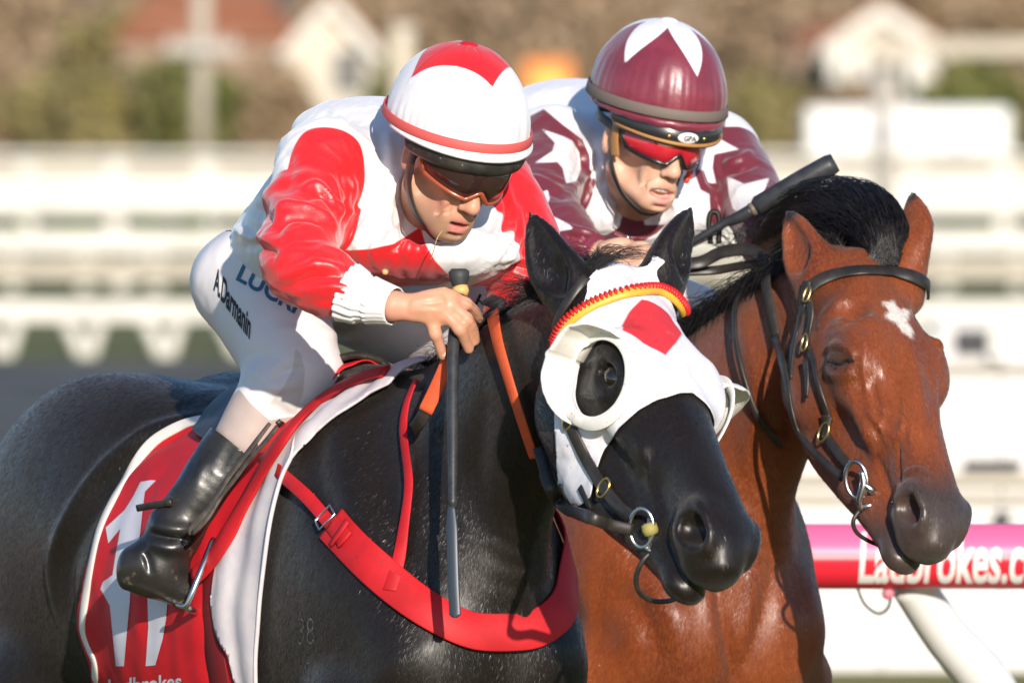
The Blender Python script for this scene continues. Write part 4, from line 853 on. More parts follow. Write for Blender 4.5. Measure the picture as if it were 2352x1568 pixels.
# harness of the helmet
for s in (1, -1):
    p = spline(A([HD1.to((s * .086, .006, .055)), HD1.to((s * .0845, .012, .0)), HD1.to((s * .074, .02, -.05)), HD1.to((s * .052, .045, -.090)), HD1.to((s * .02, .066, -.112)), HD1.to((0, .07, -.118))]), 26)
    obj('chin_strap', *ribbon(p, nrm(p - HD1.to((0, .01, -.02))), .019, .003), M_leather, J1)
p = spline(A([HD1.to((.084, .025, .035)), HD1.to((.083, .016, .0)), HD1.to((.074, .02, -.045))]), 14); obj('chin_strap', *ribbon(p, nrm(p - HD1.to((0, .01, -.02))), .010, .003), M_leather, J1)

# boot on the near side
M_boot = mat('boot_leather', (.012, .012, .013), .32, .5, (.026, .023, .02), 14, coat=.12, rvar=(.22, .5, 18), grime=((.09, .07, .05), 30, .64), bump=((24, .3, .004), (200, .2, .0006)))
bY = S1h.hit(400, 1240)[0][1]
def bp(x, y, dy): return P(x, y, bY + dy)
kY = .39
Fo = Field(axis(px2x(240), .004, px2x(680)), axis(bY - .22, .0045, max(bY, kY) + .12), axis(P(0, 1450, bY)[2], .004, P(0, 950, .2)[2]))
Fo.chain([P(610, 950, kY - .002), P(585, 985, kY - .005), P(520, 1070, (kY + bY - .07) / 2), bp(455, 1150, -.075), bp(405, 1215, -.078)], [.064, .063, .060, .050, .044], k=.02)
Fo.chain([bp(405, 1215, -.078), bp(375, 1265, -.078), bp(350, 1295, -.078)], [.044, .042, .042], k=.03)
Fo.loft([bp(292, 1308, -.080), bp(335, 1312, -.078), bp(385, 1330, -.072), bp(430, 1362, -.060), bp(475, 1400, -.045), bp(492, 1418, -.040)], [.026, .036, .040, .040, .034, .02], [.034, .042, .038, .030, .022, .014], (.4, 0, 1), k=.03)
Fo.loft([bp(282, 1334, -.080), bp(340, 1352, -.078), bp(390, 1378, -.070), bp(440, 1398, -.058), bp(490, 1424, -.042)], [.024, .032, .034, .034, .022], [.005] * 5, (.4, 0, 1), k=.006)
ov, oq = Fo.mesh(1); del Fo; So = Surf(ov, oq)
ov = crease(ov, oq, So, [([(345, 1225), (385, 1235), (435, 1240)], .006, -.010), ([(350, 1205), (400, 1215), (440, 1215)], .010, .008), ([(340, 1245), (380, 1258), (425, 1262)], .010, .007), ([(330, 1265), (340, 1290), (345, 1320)], .006, -.006), ([(470, 1050), (455, 1090), (440, 1130)], .012, .004), ([(545, 1010), (520, 1050), (500, 1090)], .010, -.003)])
n_ = vnormals(ov, oq); ov = ov + n_ * (.0015 * noise(ov, 28, 9))[:, None]
axl = nrm(P(585, 985, kY) - bp(430, 1180, -.077)); cutp = P(540, 1030, kY - .01); ov, oq = clip(ov, oq, -((ov - cutp) @ (axl + A([.10, 0, .06]))))
boot = obj('boot', ov, oq, M_boot, J1, solid=.003, offset=-1, label='muddy black riding boot resting in the stirrup')
So = Surf(ov, oq)
p, n = So.path([(345, 1168), (380, 1160), (420, 1152)], 10); p2 = P(318, 1166, bY - .05)

for k in range(8):
    a_ = math.pi / 8 + k * math.pi / 4; pts = [(cc[0] + (cr[0] + .001) * math.sin(t) * math.sin(a_), cc[1] + (cr[1] + .001) * math.sin(t) * math.cos(a_), cc[2] + (cr[2] + .001) * math.cos(t)) for t in np.linspace(.12, 1.42, 24)]
    sv, sq = tube(HC1.to(A(pts)), .0012, 6); sl_ = (HC1.inv(sv) - A(cc)) / A(cr); obj('seam', sv, sq, M_cap1, cap, attrs={'red': (.84 - (np.abs(sl_[:, 0]) + np.abs(sl_[:, 1]) * 1.12) + .15 * np.abs(sl_[:, 0] * sl_[:, 1])) * .1})
obj('straw', *tube([P(1016, 529, -.02), P(1004, 548, -.03), P(996, 575, -.02), P(988, 600, .0)], .0008, 6, ns=16), mat('dry_grass', (.55, .36, .12), .6), J1)
# ------------------------------------------------------------------ coats, eyes, manes
def seg_mask(v, pts, r):
    """positive within r of a polyline (metres)"""
    return r - pdist(v, A(pts))[0]
def hair_mesh(roots, paths_fn, rad=.0006, seg=7):
    V, Q = [], []
    for i, r in enumerate(roots):
        p = paths_fn(i, r); p = spline(p, seg); T, N_, B = frames(p); m = len(V) * 3
        rr = rad * np.linspace(1, .25, seg) * random.uniform(.7, 1.4)
        for k in range(seg):
            for a in (0, 2.09, 4.19): V.append(p[k] + rr[k] * (math.cos(a) * N_[k] + math.sin(a) * B[k]))
    n = len(roots); base = (np.arange(n) * seg * 3)[:, None, None]; k = np.arange(seg - 1)[None, :, None] * 3; a = np.arange(3)[None, None, :]; a2 = (a + 1) % 3
    q = np.stack([base + k + a, base + k + a2, base + k + 3 + a2, base + k + 3 + a], -1).reshape(-1, 4); return A(V), q
def fur(v, q, nv, count, comb, keep, attrs, mat_, parent, length=.0085, width=.0006, seed=1):
    """short coat: flat hairs lying along the comb direction"""
    g_ = np.random.default_rng(seed); a = v[q[:, 2]] - v[q[:, 0]]; b = v[q[:, 3]] - v[q[:, 1]]; ar = np.linalg.norm(np.cross(a, b), axis=1) * keep[q[:, 0]]; i = g_.choice(len(q), count, p=ar / ar.sum()); u, w_ = g_.random((2, count, 1))
    qq = q[i]; r = (v[qq[:, 0]] * (1 - u) + v[qq[:, 1]] * u) * (1 - w_) + (v[qq[:, 3]] * (1 - u) + v[qq[:, 2]] * u) * w_; n = nv[qq[:, 0]]
    d = comb(r); d = nrm(d - n * (d * n).sum(1, keepdims=True)); d = nrm(d + .22 * g_.normal(size=d.shape)); d = nrm(d - n * (d * n).sum(1, keepdims=True)); sd_ = np.cross(d, n)
    L = length * g_.uniform(.6, 1.3, (count, 1)); W = width * g_.uniform(.6, 1.3, (count, 1)); tilt = g_.uniform(.05, .15, (count, 1)); rl = g_.normal(size=(count, 1)) * .12
    V = np.stack([r - sd_ * W / 2 - n * W * rl, r + sd_ * W / 2 + n * W * rl, r + d * L + n * L * tilt], 1).reshape(-1, 3)
    hv = g_.uniform(-1, .35, count); at = {k: np.repeat(x[qq[:, 0]], 3) for k, x in attrs.items()}; at['hv'] = np.repeat(hv, 3)
    return tag(obj('coat', V, np.arange(3 * count).reshape(-1, 3), mat_, parent, attrs=at, smooth=False), kind='stuff')
def comb_of(H, B, hs):
    hc = H.to(A([0, .28, -.08]) * hs)
    def f(r): k = np.clip((np.linalg.norm(r - hc, axis=1, keepdims=True) - .30) / .12, 0, 1); return (1 - k) * H.R[:, 1] + k * (-B.R[:, 1] * .55 + A([0, 0, -1.]))
    return f
# black horse
hl1 = H1.inv(hv1) / S1; headm1 = np.linalg.norm(hv1 - H1.to(A([0, .3, -.09]) * S1), axis=1) < .42
hv1 = crease(hv1, hq1, S1h, [([(1440, 960), (1480, 1040), (1500, 1130), (1520, 1190)], .010, .004), ([(1400, 1000), (1430, 1080), (1470, 1160)], .012, -.004), ([(1560, 1000), (1610, 1080), (1640, 1160)], .014, .003), ([(1330, 850), (1345, 835), (1375, 832), (1400, 850)], .006, .005), ([(1335, 900), (1365, 915), (1400, 905)], .006, .003),
    ([(480, 950), (350, 985), (230, 1080), (150, 1200), (118, 1300), (130, 1420)], .016, .012), ([(500, 985), (370, 1020), (260, 1110), (185, 1220), (155, 1310), (165, 1430)], .022, -.014), ([(760, 900), (720, 1050), (760, 1200), (830, 1300)], .03, -.010), ([(1000, 950), (960, 1100), (980, 1250), (1040, 1330)], .03, .008), ([(1120, 900), (1090, 1100), (1110, 1250)], .03, -.008), ([(1240, 1150), (1200, 1300), (1210, 1450)], .02, .008)])
M_black = mat('black_coat', (.0048, .0030, .0022), .34, .42, (.0105, .0060, .0038), 4.5, layers=(('hv', (.017, .010, .0065), .6),), sheen=.1, bump=((9, .12, .012), (30, .10, .002), (260, .2, .0007)), stretch=(1, 1, .35), vpos=(.3, .75), rvar=(.30, .46, 10), fine=((.014, .0082, .0055), 170))
T1 = thing('horse', B1.to((0, -.2, 0)), 'black racehorse in a white eye-cup hood, nearer the camera', 'horse')
S1h = Surf(hv1, hq1)
M_brand = mat('freeze_brand', (.15, .145, .15), .7, .2, (.05, .05, .05), 120)
hb1 = obj('body', hv1, hq1, M_black, T1, attrs={'hv': np.full(len(hv1), -1.)})
nv1 = vnormals(hv1, hq1); kp = ((nv1 @ A([0, -1., 0])) > -.15) & (hv1[:, 2] > 1.0); kp = kp * (.15 + .85 * np.clip((np.linalg.norm(hv1 - H1.to(A([0, .58, -.09]) * S1), axis=1) - .07) / .06, 0, 1)); fur(hv1, hq1, nv1, 380000, comb_of(H1, B1, S1), kp * 1., {}, M_black, T1, seed=3)
project_text(S1h, '38', (682, 1480), (722, 1480), 92, M_brand, hb1, 'freeze_brand', .1, .0008, vert=(0, -1), bold=-.015)
project_text(S1h, '5', (695, 1570), (715, 1570), 75, M_brand, hb1, 'freeze_brand', .1, .0008, vert=(0, -1), bold=-.015)
M_lid = mat('eyelid_skin', (.010, .007, .006), .4, .5)
M_eye = mat('horse_eye', (.010, .006, .004), .04, .6, coat=1.0)
for s in (1, -1): obj('eye', *sphere(A([s * .0905, .220, -.056]) * S1, A([.0165, .0225, .0185]) * S1, 14, H1), M_eye, T1)
for s in (1, -1):
    for up_, r_ in ((1, .0046), (-1, .0036)):
        t = np.linspace(0, np.pi, 20); pts = H1.to(A([s * .1035, .220, -.056]) * S1 + np.stack([-s * (.010 * np.abs(np.cos(t)) ** 2 + .002), .0235 * np.cos(t), up_ * .0165 * np.sin(t) + .002], 1) * S1)
        obj('eyelid', *tube(pts, np.r_[np.linspace(.0015, r_, 6), np.full(8, r_), np.linspace(r_, .0015, 6)], 8), M_lid, T1)
M_mane = mat('mane_hair', (.006, .005, .005), .35, .5, (.02, .016, .014), 60)
def crest(B, H, hs, S, n, t0=.06, t1=1.0):
    rows = A(neck_rows(B, H, hs)); c = spline(rows[:, :5], n + 1); out = []
    for i in range(n + 1):
        t = i / n
        if t < t0 or t > t1: continue
        out.append(S.near(c[i, :3] + A([0, 0, c[i, 4] + .03]))[0])
    return A(out)
cr1 = crest(B1, H1, S1, S1h, 60, .1); back1 = nrm(cr1[0] - cr1[-1])
far1 = -B1.R[:, 0]
roots = [cr1[random.randrange(len(cr1))] + B1.R[:, 0] * random.uniform(-.012, .016) for _ in range(1500)]
def mane1(i, r):
    L = random.uniform(.04, .10); u = random.random(); d = nrm(back1 * random.uniform(.3, 1.0) + A([0, 0, random.uniform(.05, .35)]) + far1 * random.uniform(-.1, 1.0))
    return A([r - A([0, 0, .006]), r + d * L * .4 + A([0, 0, .010]), r + d * L * .8 + A([0, 0, -.004]), r + d * L + A([0, 0, -.03 * u])])
V1 = [hair_mesh(roots, mane1)]
rt = [P(1258 + random.uniform(-14, 22), 690 + random.uniform(-22, 14), -.26) for _ in range(170)]      # wisps blown off the poll
def wisp(i, r):
    L = random.uniform(60, 150) * .00072; a = random.uniform(-.25, .55); d = A([-1, random.uniform(-.2, .3), a]); return A([r, r + d * L * .35 + A([0, 0, .012]), r + d * L * .7 + A([0, 0, .010]), r + d * L + A([0, 0, random.uniform(-.02, .02)])])
V1.append(hair_mesh(rt, wisp, .0005))
rt = [P(random.uniform(1335, 1372), 615 + random.uniform(-8, 10), -.34) for _ in range(150)]
def wisp2(i, r):
    e = P(random.uniform(1400, 1530), random.uniform(558, 600), -.30); m = (r + e) / 2 + A([0, 0, random.uniform(.004, .022)]); return A([r, m * .6 + r * .4, m, e])
V1.append(hair_mesh(rt, wisp2, .0005))
mv, mq = join(*V1); obj('mane', mv, A(mq), M_mane, T1, label='short black mane with loose wisps blowing at the ears')
tl = [B1.to((random.uniform(-.03, .03), -1.2 + random.uniform(-.02, .02), 1.42)) for _ in range(260)]
tv = hair_mesh(tl, lambda i, r: A([r, r + B1.vec((0, -.22, .02)), r + B1.vec((random.uniform(-.05, .05), -.38, -.22)), r + B1.vec((random.uniform(-.08, .08), -.5, -.6))]), .004, 6)
obj('tail', tv[0], tv[1], M_mane, T1)
# bay horse
hl2 = H2.inv(hv2) / S2
hv2 = crease(hv2, hq2, S2h, [([(1990, 760), (1985, 860), (2010, 960), (2060, 1010)], .007, 0.0053), ([(2060, 1010), (2075, 960), (2080, 900)], .006, 0.0045), ([(2062, 1000), (2064, 1060), (2068, 1110)], .005, -0.0060), ([(1900, 800), (1920, 792), (1950, 800), (1965, 825)], .008, 0.0090), ([(1900, 828), (1925, 833), (1955, 828)], .0035, -0.0075), ([(1895, 850), (1925, 862), (1960, 850)], .010, 0.0060), ([(1880, 760), (1900, 720), (1940, 690), (1980, 690)], .014, 0.0090), ([(1930, 740), (1960, 730), (2000, 760)], .016, -0.0090), ([(2100, 800), (2110, 900), (2120, 1000)], .016, 0.0060), ([(2080, 790), (2060, 880), (2090, 960)], .02, -0.0060), ([(2150, 790), (2172, 770), (2186, 790)], .012, 0.0090),
    ([(2075, 1090), (2110, 1080), (2140, 1105)], .008, 0.0090), ([(2010, 1040), (2040, 1120), (2055, 1180)], .008, -0.0060), ([(1950, 900), (1985, 980), (2010, 1050)], .014, 0.0075),
    ([(2012, 880), (2030, 930), (2024, 985), (2045, 1030)], .004, .0035), ([(1975, 900), (1996, 950), (2030, 985)], .004, .003), ([(2100, 930), (2092, 1000), (2105, 1050)], .005, .0035), ([(2140, 840), (2150, 920), (2148, 1010)], .010, .005), ([(1640, 1250), (1655, 1380), (1680, 1500), (1690, 1568)], .012, -.012), ([(1620, 1330), (1630, 1450), (1650, 1560)], .016, .008), ([(1720, 1300), (1725, 1400), (1700, 1520)], .018, .010), ([(1760, 1200), (1780, 1320), (1740, 1450), (1700, 1540)], .02, -.010), ([(1400, 1350), (1480, 1420), (1520, 1540)], .03, -.012), ([(1480, 1300), (1540, 1400), (1570, 1540)], .03, .010), ([(1330, 1300), (1360, 1420), (1340, 1540)], .03, .008), ([(1800, 1250), (1840, 1400), (1830, 1540)], .03, -.008), ([(1700, 700), (1740, 900), (1720, 1100)], .03, .010), ([(1780, 800), (1790, 950), (1770, 1100)], .02, -.010)])
S2h = Surf(hv2, hq2)
mou = .0065 - pdist(hl2, spline(A([(.053, .465, -.116), (.050, .52, -.122), (.034, .585, -.128), (0, .612, -.126)]), 14))[0]
nost = np.maximum.reduce([.021 - np.linalg.norm((hl2 - A([s * .055, .556, -.054])) * A([.8, .75, 1]), axis=1) for s in (1, -1)])
T2 = thing('horse', B2.to((0, -.2, 0)), 'bay racehorse with white star on its forehead, right of the black one', 'horse')
star = decal(S2h, hv2, [(2066 + (x - 2066) * 1.45, 732 + (y - 732) * 1.35) for x, y in [(2040, 705), (2058, 700), (2066, 715), (2085, 718), (2078, 735), (2090, 755), (2086, 764), (2070, 752), (2062, 738), (2042, 728), (2050, 718)]], .9, .05)
dk = np.maximum(np.clip((hl2[:, 1] - .495) * .6, -.1, .08), -.1) * (np.abs(hl2[:, 0]) < .2); dk = np.where(np.linalg.norm(hv2 - H2.to(A([0, .54, -.09])), axis=1) < .17, dk, -.1)
ptip = np.maximum.reduce([.030 - np.linalg.norm(hv2 - A(x), axis=1) for x in (E2[0][2], E2[1][2])])
lid = np.maximum(seg_mask(hv2, S2h.path([(1898, 826), (1925, 834), (1955, 827)], 12)[0], .0045), .0)
lid = seg_mask(hv2, S2h.path([(1896, 826), (1925, 835), (1957, 827)], 12)[0], .0045)
eyeh = np.maximum(.036 - np.linalg.norm(hv2 - S2h.hit(1925, 828, .9)[0], axis=1), .03 - np.linalg.norm(hv2 - S2h.hit(1880, 700, .9)[0], axis=1))
M_bay = mat('bay_coat', (.125, .021, .0048), .33, .5, (.25, .055, .0125), 6, layers=(('hv', (.34, .090, .022), .5), ('eye_dark', (.09, .028, .012), .03), ('muzzle', (.055, .038, .032), .03, .03, 20), ('tips', (.02, .012, .01), .012), ('nost', (.05, .018, .015), .004), ('mouth', (.015, .011, .010), .003), ('lid', (.008, .006, .006), .0025), ('star', (.78, .72, .66), .005, .016, 110)), sheen=.15, bump=((12, .22, .010), (36, .15, .003), (260, .2, .0007)), stretch=(1, 1, .35), vpos=(.3, .7), rvar=(.28, .46, 10), fine=((.25, .075, .022), 190))
batt = {'star': star, 'muzzle': dk, 'tips': ptip, 'lid': lid, 'eye_dark': eyeh, 'nost': nost, 'mouth': mou}; nv2 = vnormals(hv2, hq2); kp = ((nv2 @ A([0, -1., 0])) > -.15) & (hv2[:, 2] > 1.0) & (B2.inv(hv2)[:, 1] > -.15) & (np.linalg.norm(hv2 - S2h.hit(1925, 830, .9)[0], axis=1) > .012)
kp = kp * (.12 + .88 * np.clip((np.linalg.norm(hv2 - H2.to(A([0, .58, -.09]) * S2), axis=1) - .07) / .06, 0, 1)); fur(hv2, hq2, nv2, 360000, comb_of(H2, B2, S2), kp * 1., batt, M_bay, T2, seed=4)
obj('body', hv2, hq2, M_bay, T2, attrs={'hv': np.full(len(hv2), -1.), 'star': star, 'muzzle': dk, 'tips': ptip, 'lid': lid, 'eye_dark': eyeh, 'nost': nost, 'mouth': mou})
V = []
for i in range(26):
    t = i / 25; h, n = S2h.hit(1900 + 54 * t, 829 + 5 * math.sin(math.pi * t), .9); V.append(tube([h, h + n * .008 + A([0, -.002, -.006]), h + n * .013 + A([0, -.002, -.013])], [.0006, .0005, .0002], 4))
obj('eyelash', *join(*V), M_mane, T2)
# bay's blown-back forelock and mane
Ff = Field(axis(P(1720, 0, 1)[0], .007, P(2110, 0, 1)[0]), axis(.85, .008, 1.45), axis(P(0, 660, 1)[2], .007, P(0, 400, 1)[2]))
Ff.loft([P(2040, 592, .93), P(2025, 540, .97), P(1975, 500, 1.05), P(1890, 490, 1.15), P(1800, 520, 1.25), P(1755, 570, 1.3)], [.008, .030, .048, .046, .038, .02], [.006, .024, .040, .038, .034, .02], (.2, 0, 1), k=.02)
fv, fq = Ff.mesh(2); SF = Surf(fv, fq)
V2 = [(fv, fq)]
rt = [P(2036 + random.uniform(-44, 30), 600 + random.uniform(-10, 10), .915) for _ in range(1700)]
ax = spline(A([P(2040, 592, .93), P(2025, 540, .97), P(1975, 500, 1.05), P(1890, 490, 1.15), P(1800, 520, 1.25), P(1755, 570, 1.3)]), 12); rx = spline(A([[.026], [.046], [.060], [.060], [.052], [.04]]), 12)[:, 0]
Tx, Nx, Bx = frames(ax)
def fore(i, r):
    a = random.uniform(0, 6.28); e = random.randint(4, 11); k = random.uniform(.62, 1.12); pts = [r]; a0 = a
    for j in range(1, e + 1):
        a = a0 + random.uniform(-.12, .12) * j ** .5; pts.append(ax[j] + rx[j] * k * (math.cos(a) * Nx[j] + math.sin(a) * Bx[j]) + A([0, 0, random.uniform(0, .004) * j * (math.sin(a) > .3)]))
    return A(pts)
V2.append(hair_mesh(rt, fore, .0008, 12))
cr2 = crest(B2, H2, S2, S2h, 60, .1, .97); back2 = nrm(cr2[0] - cr2[-1])
roots = [cr2[random.randrange(len(cr2))] + B2.R[:, 0] * random.uniform(-.016, .016) for _ in range(2600)]
def mane2(i, r):
    L = random.uniform(.05, .12); u = random.random(); d = nrm(back2 * random.uniform(.3, 1) + A([0, 0, random.uniform(-.1, .3)]) + B2.R[:, 0] * random.uniform(-.9, .75)); return A([r - A([0, 0, .006]), r + d * L * .35 + A([0, 0, .02]), r + d * L * .75 + A([0, 0, -.004]), r + d * L + A([0, 0, -.06 * u])])
V2.append(hair_mesh(roots, mane2, .0008))
rt = [P(random.uniform(1640, 1740), 575 + random.uniform(-8, 20), 1.32) for _ in range(60)]
def wisp3(i, r):
    L = random.uniform(.03, .07); a = random.uniform(.8, 2.6); return A([r, r + A([math.cos(a) * L * .4, 0, math.sin(a) * L * .5]), r + A([math.cos(a) * L - .015, 0, math.sin(a) * L * .8]), r + A([math.cos(a) * L - .035, 0, math.sin(a) * L * .7])])
V2.append(hair_mesh(rt, wisp3, .0006))
mv, mq = join(*V2); obj('mane', mv, A([list(x) for x in mq]), M_mane, T2, label='black forelock blown back in a dome between the ears')
tl = [B2.to((random.uniform(-.03, .03), -1.2, 1.42)) for _ in range(200)]
tv = hair_mesh(tl, lambda i, r: A([r, r + B2.vec((0, -.22, .02)), r + B2.vec((random.uniform(-.05, .05), -.38, -.22)), r + B2.vec((random.uniform(-.08, .08), -.5, -.6))]), .004, 6); obj('tail', tv[0], tv[1], M_mane, T2)

# ------------------------------------------------------------------ tack of the black horse
M_redw = mat('red_webbing', (.56, .012, .018), .6, .35, (.44, .010, .014), 14, bump=((500, .4, .0008), (40, .15, .002)), grime=((.20, .03, .03), 60, .66))
M_reddk = mat('dark_red_webbing', (.16, .010, .014), .6, .3)
M_orange_r = mat('orange_rubber', (.72, .11, .03), .55, .35, (.62, .09, .03), 30, bump=((180, .4, .0012),), grime=((.05, .02, .01), 40, .72))
M_hood = mat('hood_cloth', (.74, .72, .76), .6, .3, (.68, .66, .70), 12, layers=(('red', (.66, .035, .045), .0018),), grime=((.20, .15, .11), 85, .665), bump=((34, .35, .004), (700, .1, .0003)))
M_cup = mat('cup_leather', (.80, .77, .72), .4, .45, grime=((.14, .11, .08), 95, .66), bump=((50, .2, .002),))
n1 = vnormals(hv1, hq1)
# hood: the head's own skin, lifted and cut along its outline (angle round the head, distance from the poll)
def to_px(p):
    d = np.asarray(p, float) - CAMP; z = d @ _f; return np.stack([1176 + FPX * d[:, 0] / z, 784 - FPX * (d @ _u) / z], 1)
edge_px = [(1440, 560), (1400, 590), (1352, 640), (1318, 715), (1288, 790), (1281, 860), (1280, 940), (1282, 1020), (1290, 1115), (1312, 1150), (1340, 1158), (1364, 1140), (1372, 1090), (1392, 1035), (1425, 985), (1470, 943), (1512, 920), (1560, 908), (1800, 900), (1800, 500)]
loc = H1.inv(hv1); sgn = np.where(loc[:, 0] < 0, -1., 1.)[:, None] * A([1., 0, 0]) + A([0, 1., 1.]); mv = H1.to(loc * sgn); mn = H1.vec(H1.ivec(n1) * sgn)
hm = poly_sd(to_px(mv), edge_px) * .00072; hm = np.where(np.linalg.norm(hv1 - H1.to(A([0, .16, -.08]) * S1), axis=1) < .32, hm, -1.); hm = np.minimum(hm, (mn @ nrm(CAMP - H1.T) + .25) * .1)
eyep, _n = S1h.hit(1383, 872); _hh = [S1h.hit(1383 + 62 * math.cos(t), 872 + 80 * math.sin(t), -.4) for t in np.linspace(0, 6.28, 16)[:-1]]; eyen = nrm(sum(x[1] for x in _hh)); eyep = sum(x[0] for x in _hh) / len(_hh) * .5 + eyep * .5
hole = []
for s in (1, -1):
    c = H1.to(H1.inv(eyep) * A([s, 1, 1])); nn = H1.vec(H1.ivec(eyen) * A([s, 1, 1])); dd = hv1 - c; hole.append(np.linalg.norm(dd - np.outer(dd @ nn, nn) * .3, axis=1) - .066)
for e in E1: hm = np.minimum(hm, pdist(hv1, A([e[0] - nrm(A(e[2]) - e[0]) * .06, e[0], e[2]]))[0] - .046)
hm = np.minimum.reduce([hm] + hole)
vv, tt, nn_ = clip(hv1, hq1, hm, (n1,))
vv = vv + nrm(nn_) * (.0045 + .0012 * noise(vv, 45, 11))[:, None]; vv = folds(vv, tt, .0016, 30, H1.R[:, 1] + .5 * H1.R[:, 0], .35, 300); vv = folds(vv, tt, .0010, 60, H1.R[:, 1] - .4 * H1.R[:, 0], .3, 310)
red = decal(S1h, vv, [(1471, 694), (1530, 725), (1568, 768), (1548, 795), (1524, 822), (1470, 795), (1424, 768), (1440, 728)], -.4, .06)
HDt = thing('blinker_hood', H1.T, 'white racing hood with red diamond and leather eye cups on the black horse', 'hood')
obj('hood', vv, tt, M_hood, HDt, attrs={'red': red}, solid=.0015)
for s in (1, -1):
    c = H1.to(H1.inv(eyep) * A([s, 1, 1])); nn = nrm(H1.vec(H1.ivec(eyen) * A([s, 1, 1]))); yd = nrm(H1.R[:, 1] - nn * (H1.R[:, 1] @ nn)); zd = np.cross(nn, yd) * s     # yd: towards the muzzle, zd: up the face
    a = np.linspace(0, 2 * np.pi, 60, endpoint=False); dirs = [math.cos(t) * yd + math.sin(t) * zd for t in a]
    hs_ = A([max((S1h.near(c + nn * .02 + rr * d)[0] - c) @ nn for rr in (.060, .072, .084)) for d in dirs]); ring = A([c + .073 * d + nn * (hs_.mean() + .75 * (h - hs_.mean()) + .006) for d, h in zip(dirs, hs_)]); nr = A([nn + .25 * d * 1.0 for d in dirs])
    obj('eye_ring', *ribbon(A(ring), A(nr), .023, .0030, closed=True), M_cup, HDt)
    arc = np.linspace(math.pi * .55, math.pi * 1.60, 30); V, Q = [], []
    for i, t in enumerate(arc):
        u = i / 29; hgt = (.070 if s == 1 else .098) * math.sin(math.pi * u) ** .6 + .002; dr = math.cos(t) * yd + math.sin(t) * zd; b0 = c + nn * .02 + .082 * dr; h, m = S1h.near(b0)
        for k in range(7): w_ = k / 6; V.append(h + nn * (hgt * w_ + .003) + dr * (.016 * math.sin(math.pi * w_ * .55) - .004 * w_ * w_))
    for i in range(29):
        for k in range(6): Q.append([i * 7 + k, i * 7 + k + 1, (i + 1) * 7 + k + 1, (i + 1) * 7 + k])
    obj('eye_cup', A(V), A(Q), M_cup, HDt, solid=.004, offset=0)
M_tagb = mat('black_elastic', (.012, .012, .012), .6)
for pts in ([(1296, 1108), (1304, 1135), (1312, 1160)], [(1340, 1118), (1352, 1142), (1364, 1168)]):
    p, n = S1h.path(pts, 8); obj('fastening_tab', *ribbon(p + n * .006, n, .013, .003), M_tagb, HDt)
# bridle
BR1 = thing('bridle', H1.T + A([0, 0, .01]), 'black leather bridle with red and yellow woven browband on the black horse', 'bridle')
def both(S, H, pts, n, fn, Yg=-.4):
    p, m = S.path(pts, n, Yg=Yg); fn(p, m)
    q = H.inv(p) * A([-1, 1, 1]); r = H.ivec(m) * A([-1, 1, 1]); fn(H.to(q), H.vec(r))
bb = [(1287, 812), (1292, 782), (1312, 745), (1350, 716), (1400, 694), (1460, 681), (1500, 676), (1530, 682), (1550, 700), (1558, 716)]
p, n = S1h.path(bb, 150, Yg=-.4, sm=6); M_by = mat('braid_yellow', (.80, .40, .045), .45, .4); M_br = mat('braid_red', (.55, .012, .012), .45, .4)
T, N_, B = frames(p, nr=n); obj('browband', *tube(p + n * .011, .0105, 12, nr=n, flat=.6), M_by, BR1)
V = []
for i in range(2, 148, 3):
    c = p[i] + n[i] * .0150; up = nrm(np.cross(T[i], n[i])); up = up if up[2] > 0 else -up; Rb = np.stack([T[i], n[i], up], 1)
    V.append(sphere(c + up * .0035 + n[i] * .0008, (.0036, .0062, .0078), 6, R=Rb))
obj('braid', *join(*V), M_br, BR1, label='red diamonds woven along the yellow browband')
def strap(name, pts, wd, m, par, n=30, lift=.005, th=.004, S=None, Yg=-.3):
    p, nn = (S or S1h).path(pts, n, Yg=Yg, sm=3); return obj(name, *ribbon(p + nn * lift, nn, wd, th), m, par)
both(S1h, H1, [(1286, 790), (1283, 850), (1283, 910), (1300, 955)], 20, lambda p, n: obj('cheekpiece', *ribbon(p + n * .007, n, .014, .004), M_leather, BR1))
both(S1h, H1, [(1308, 945), (1322, 985), (1345, 1035), (1372, 1085), (1398, 1125), (1430, 1165), (1464, 1194)], 30, lambda p, n: obj('cheekpiece', *ribbon(p + n * .008, n, .021, .005), M_leather, BR1))
def buckle(S, px, rx, ry, ang, m, par, lift=.012, r=.0022, Yg=-.4, name='buckle'):
    h, n = S.hit(*px, Yg); e1 = nrm(np.cross(n, A([0, 0, 1.]))); e2 = np.cross(e1, n); c_, s_ = math.cos(ang), math.sin(ang); a = np.linspace(0, 2 * np.pi, 24, endpoint=False)
    pts = h + n * lift + np.outer(rx * np.cos(a), e1 * c_ + e2 * s_) + np.outer(ry * np.sin(a), e2 * c_ - e1 * s_); return obj(name, *tube(pts, r, 8, closed=True), m, par)
buckle(S1h, (1317, 966), .011, .017, .3, M_brass, BR1); buckle(S1h, (1398, 1124), .0115, .0165, .5, M_brass, BR1); buckle(S1h, (1289, 808), .006, .012, 0, M_brass, BR1)
strap('crownpiece', [(1345, 640), (1310, 690), (1285, 740), (1286, 790)], .016, M_leather, BR1)
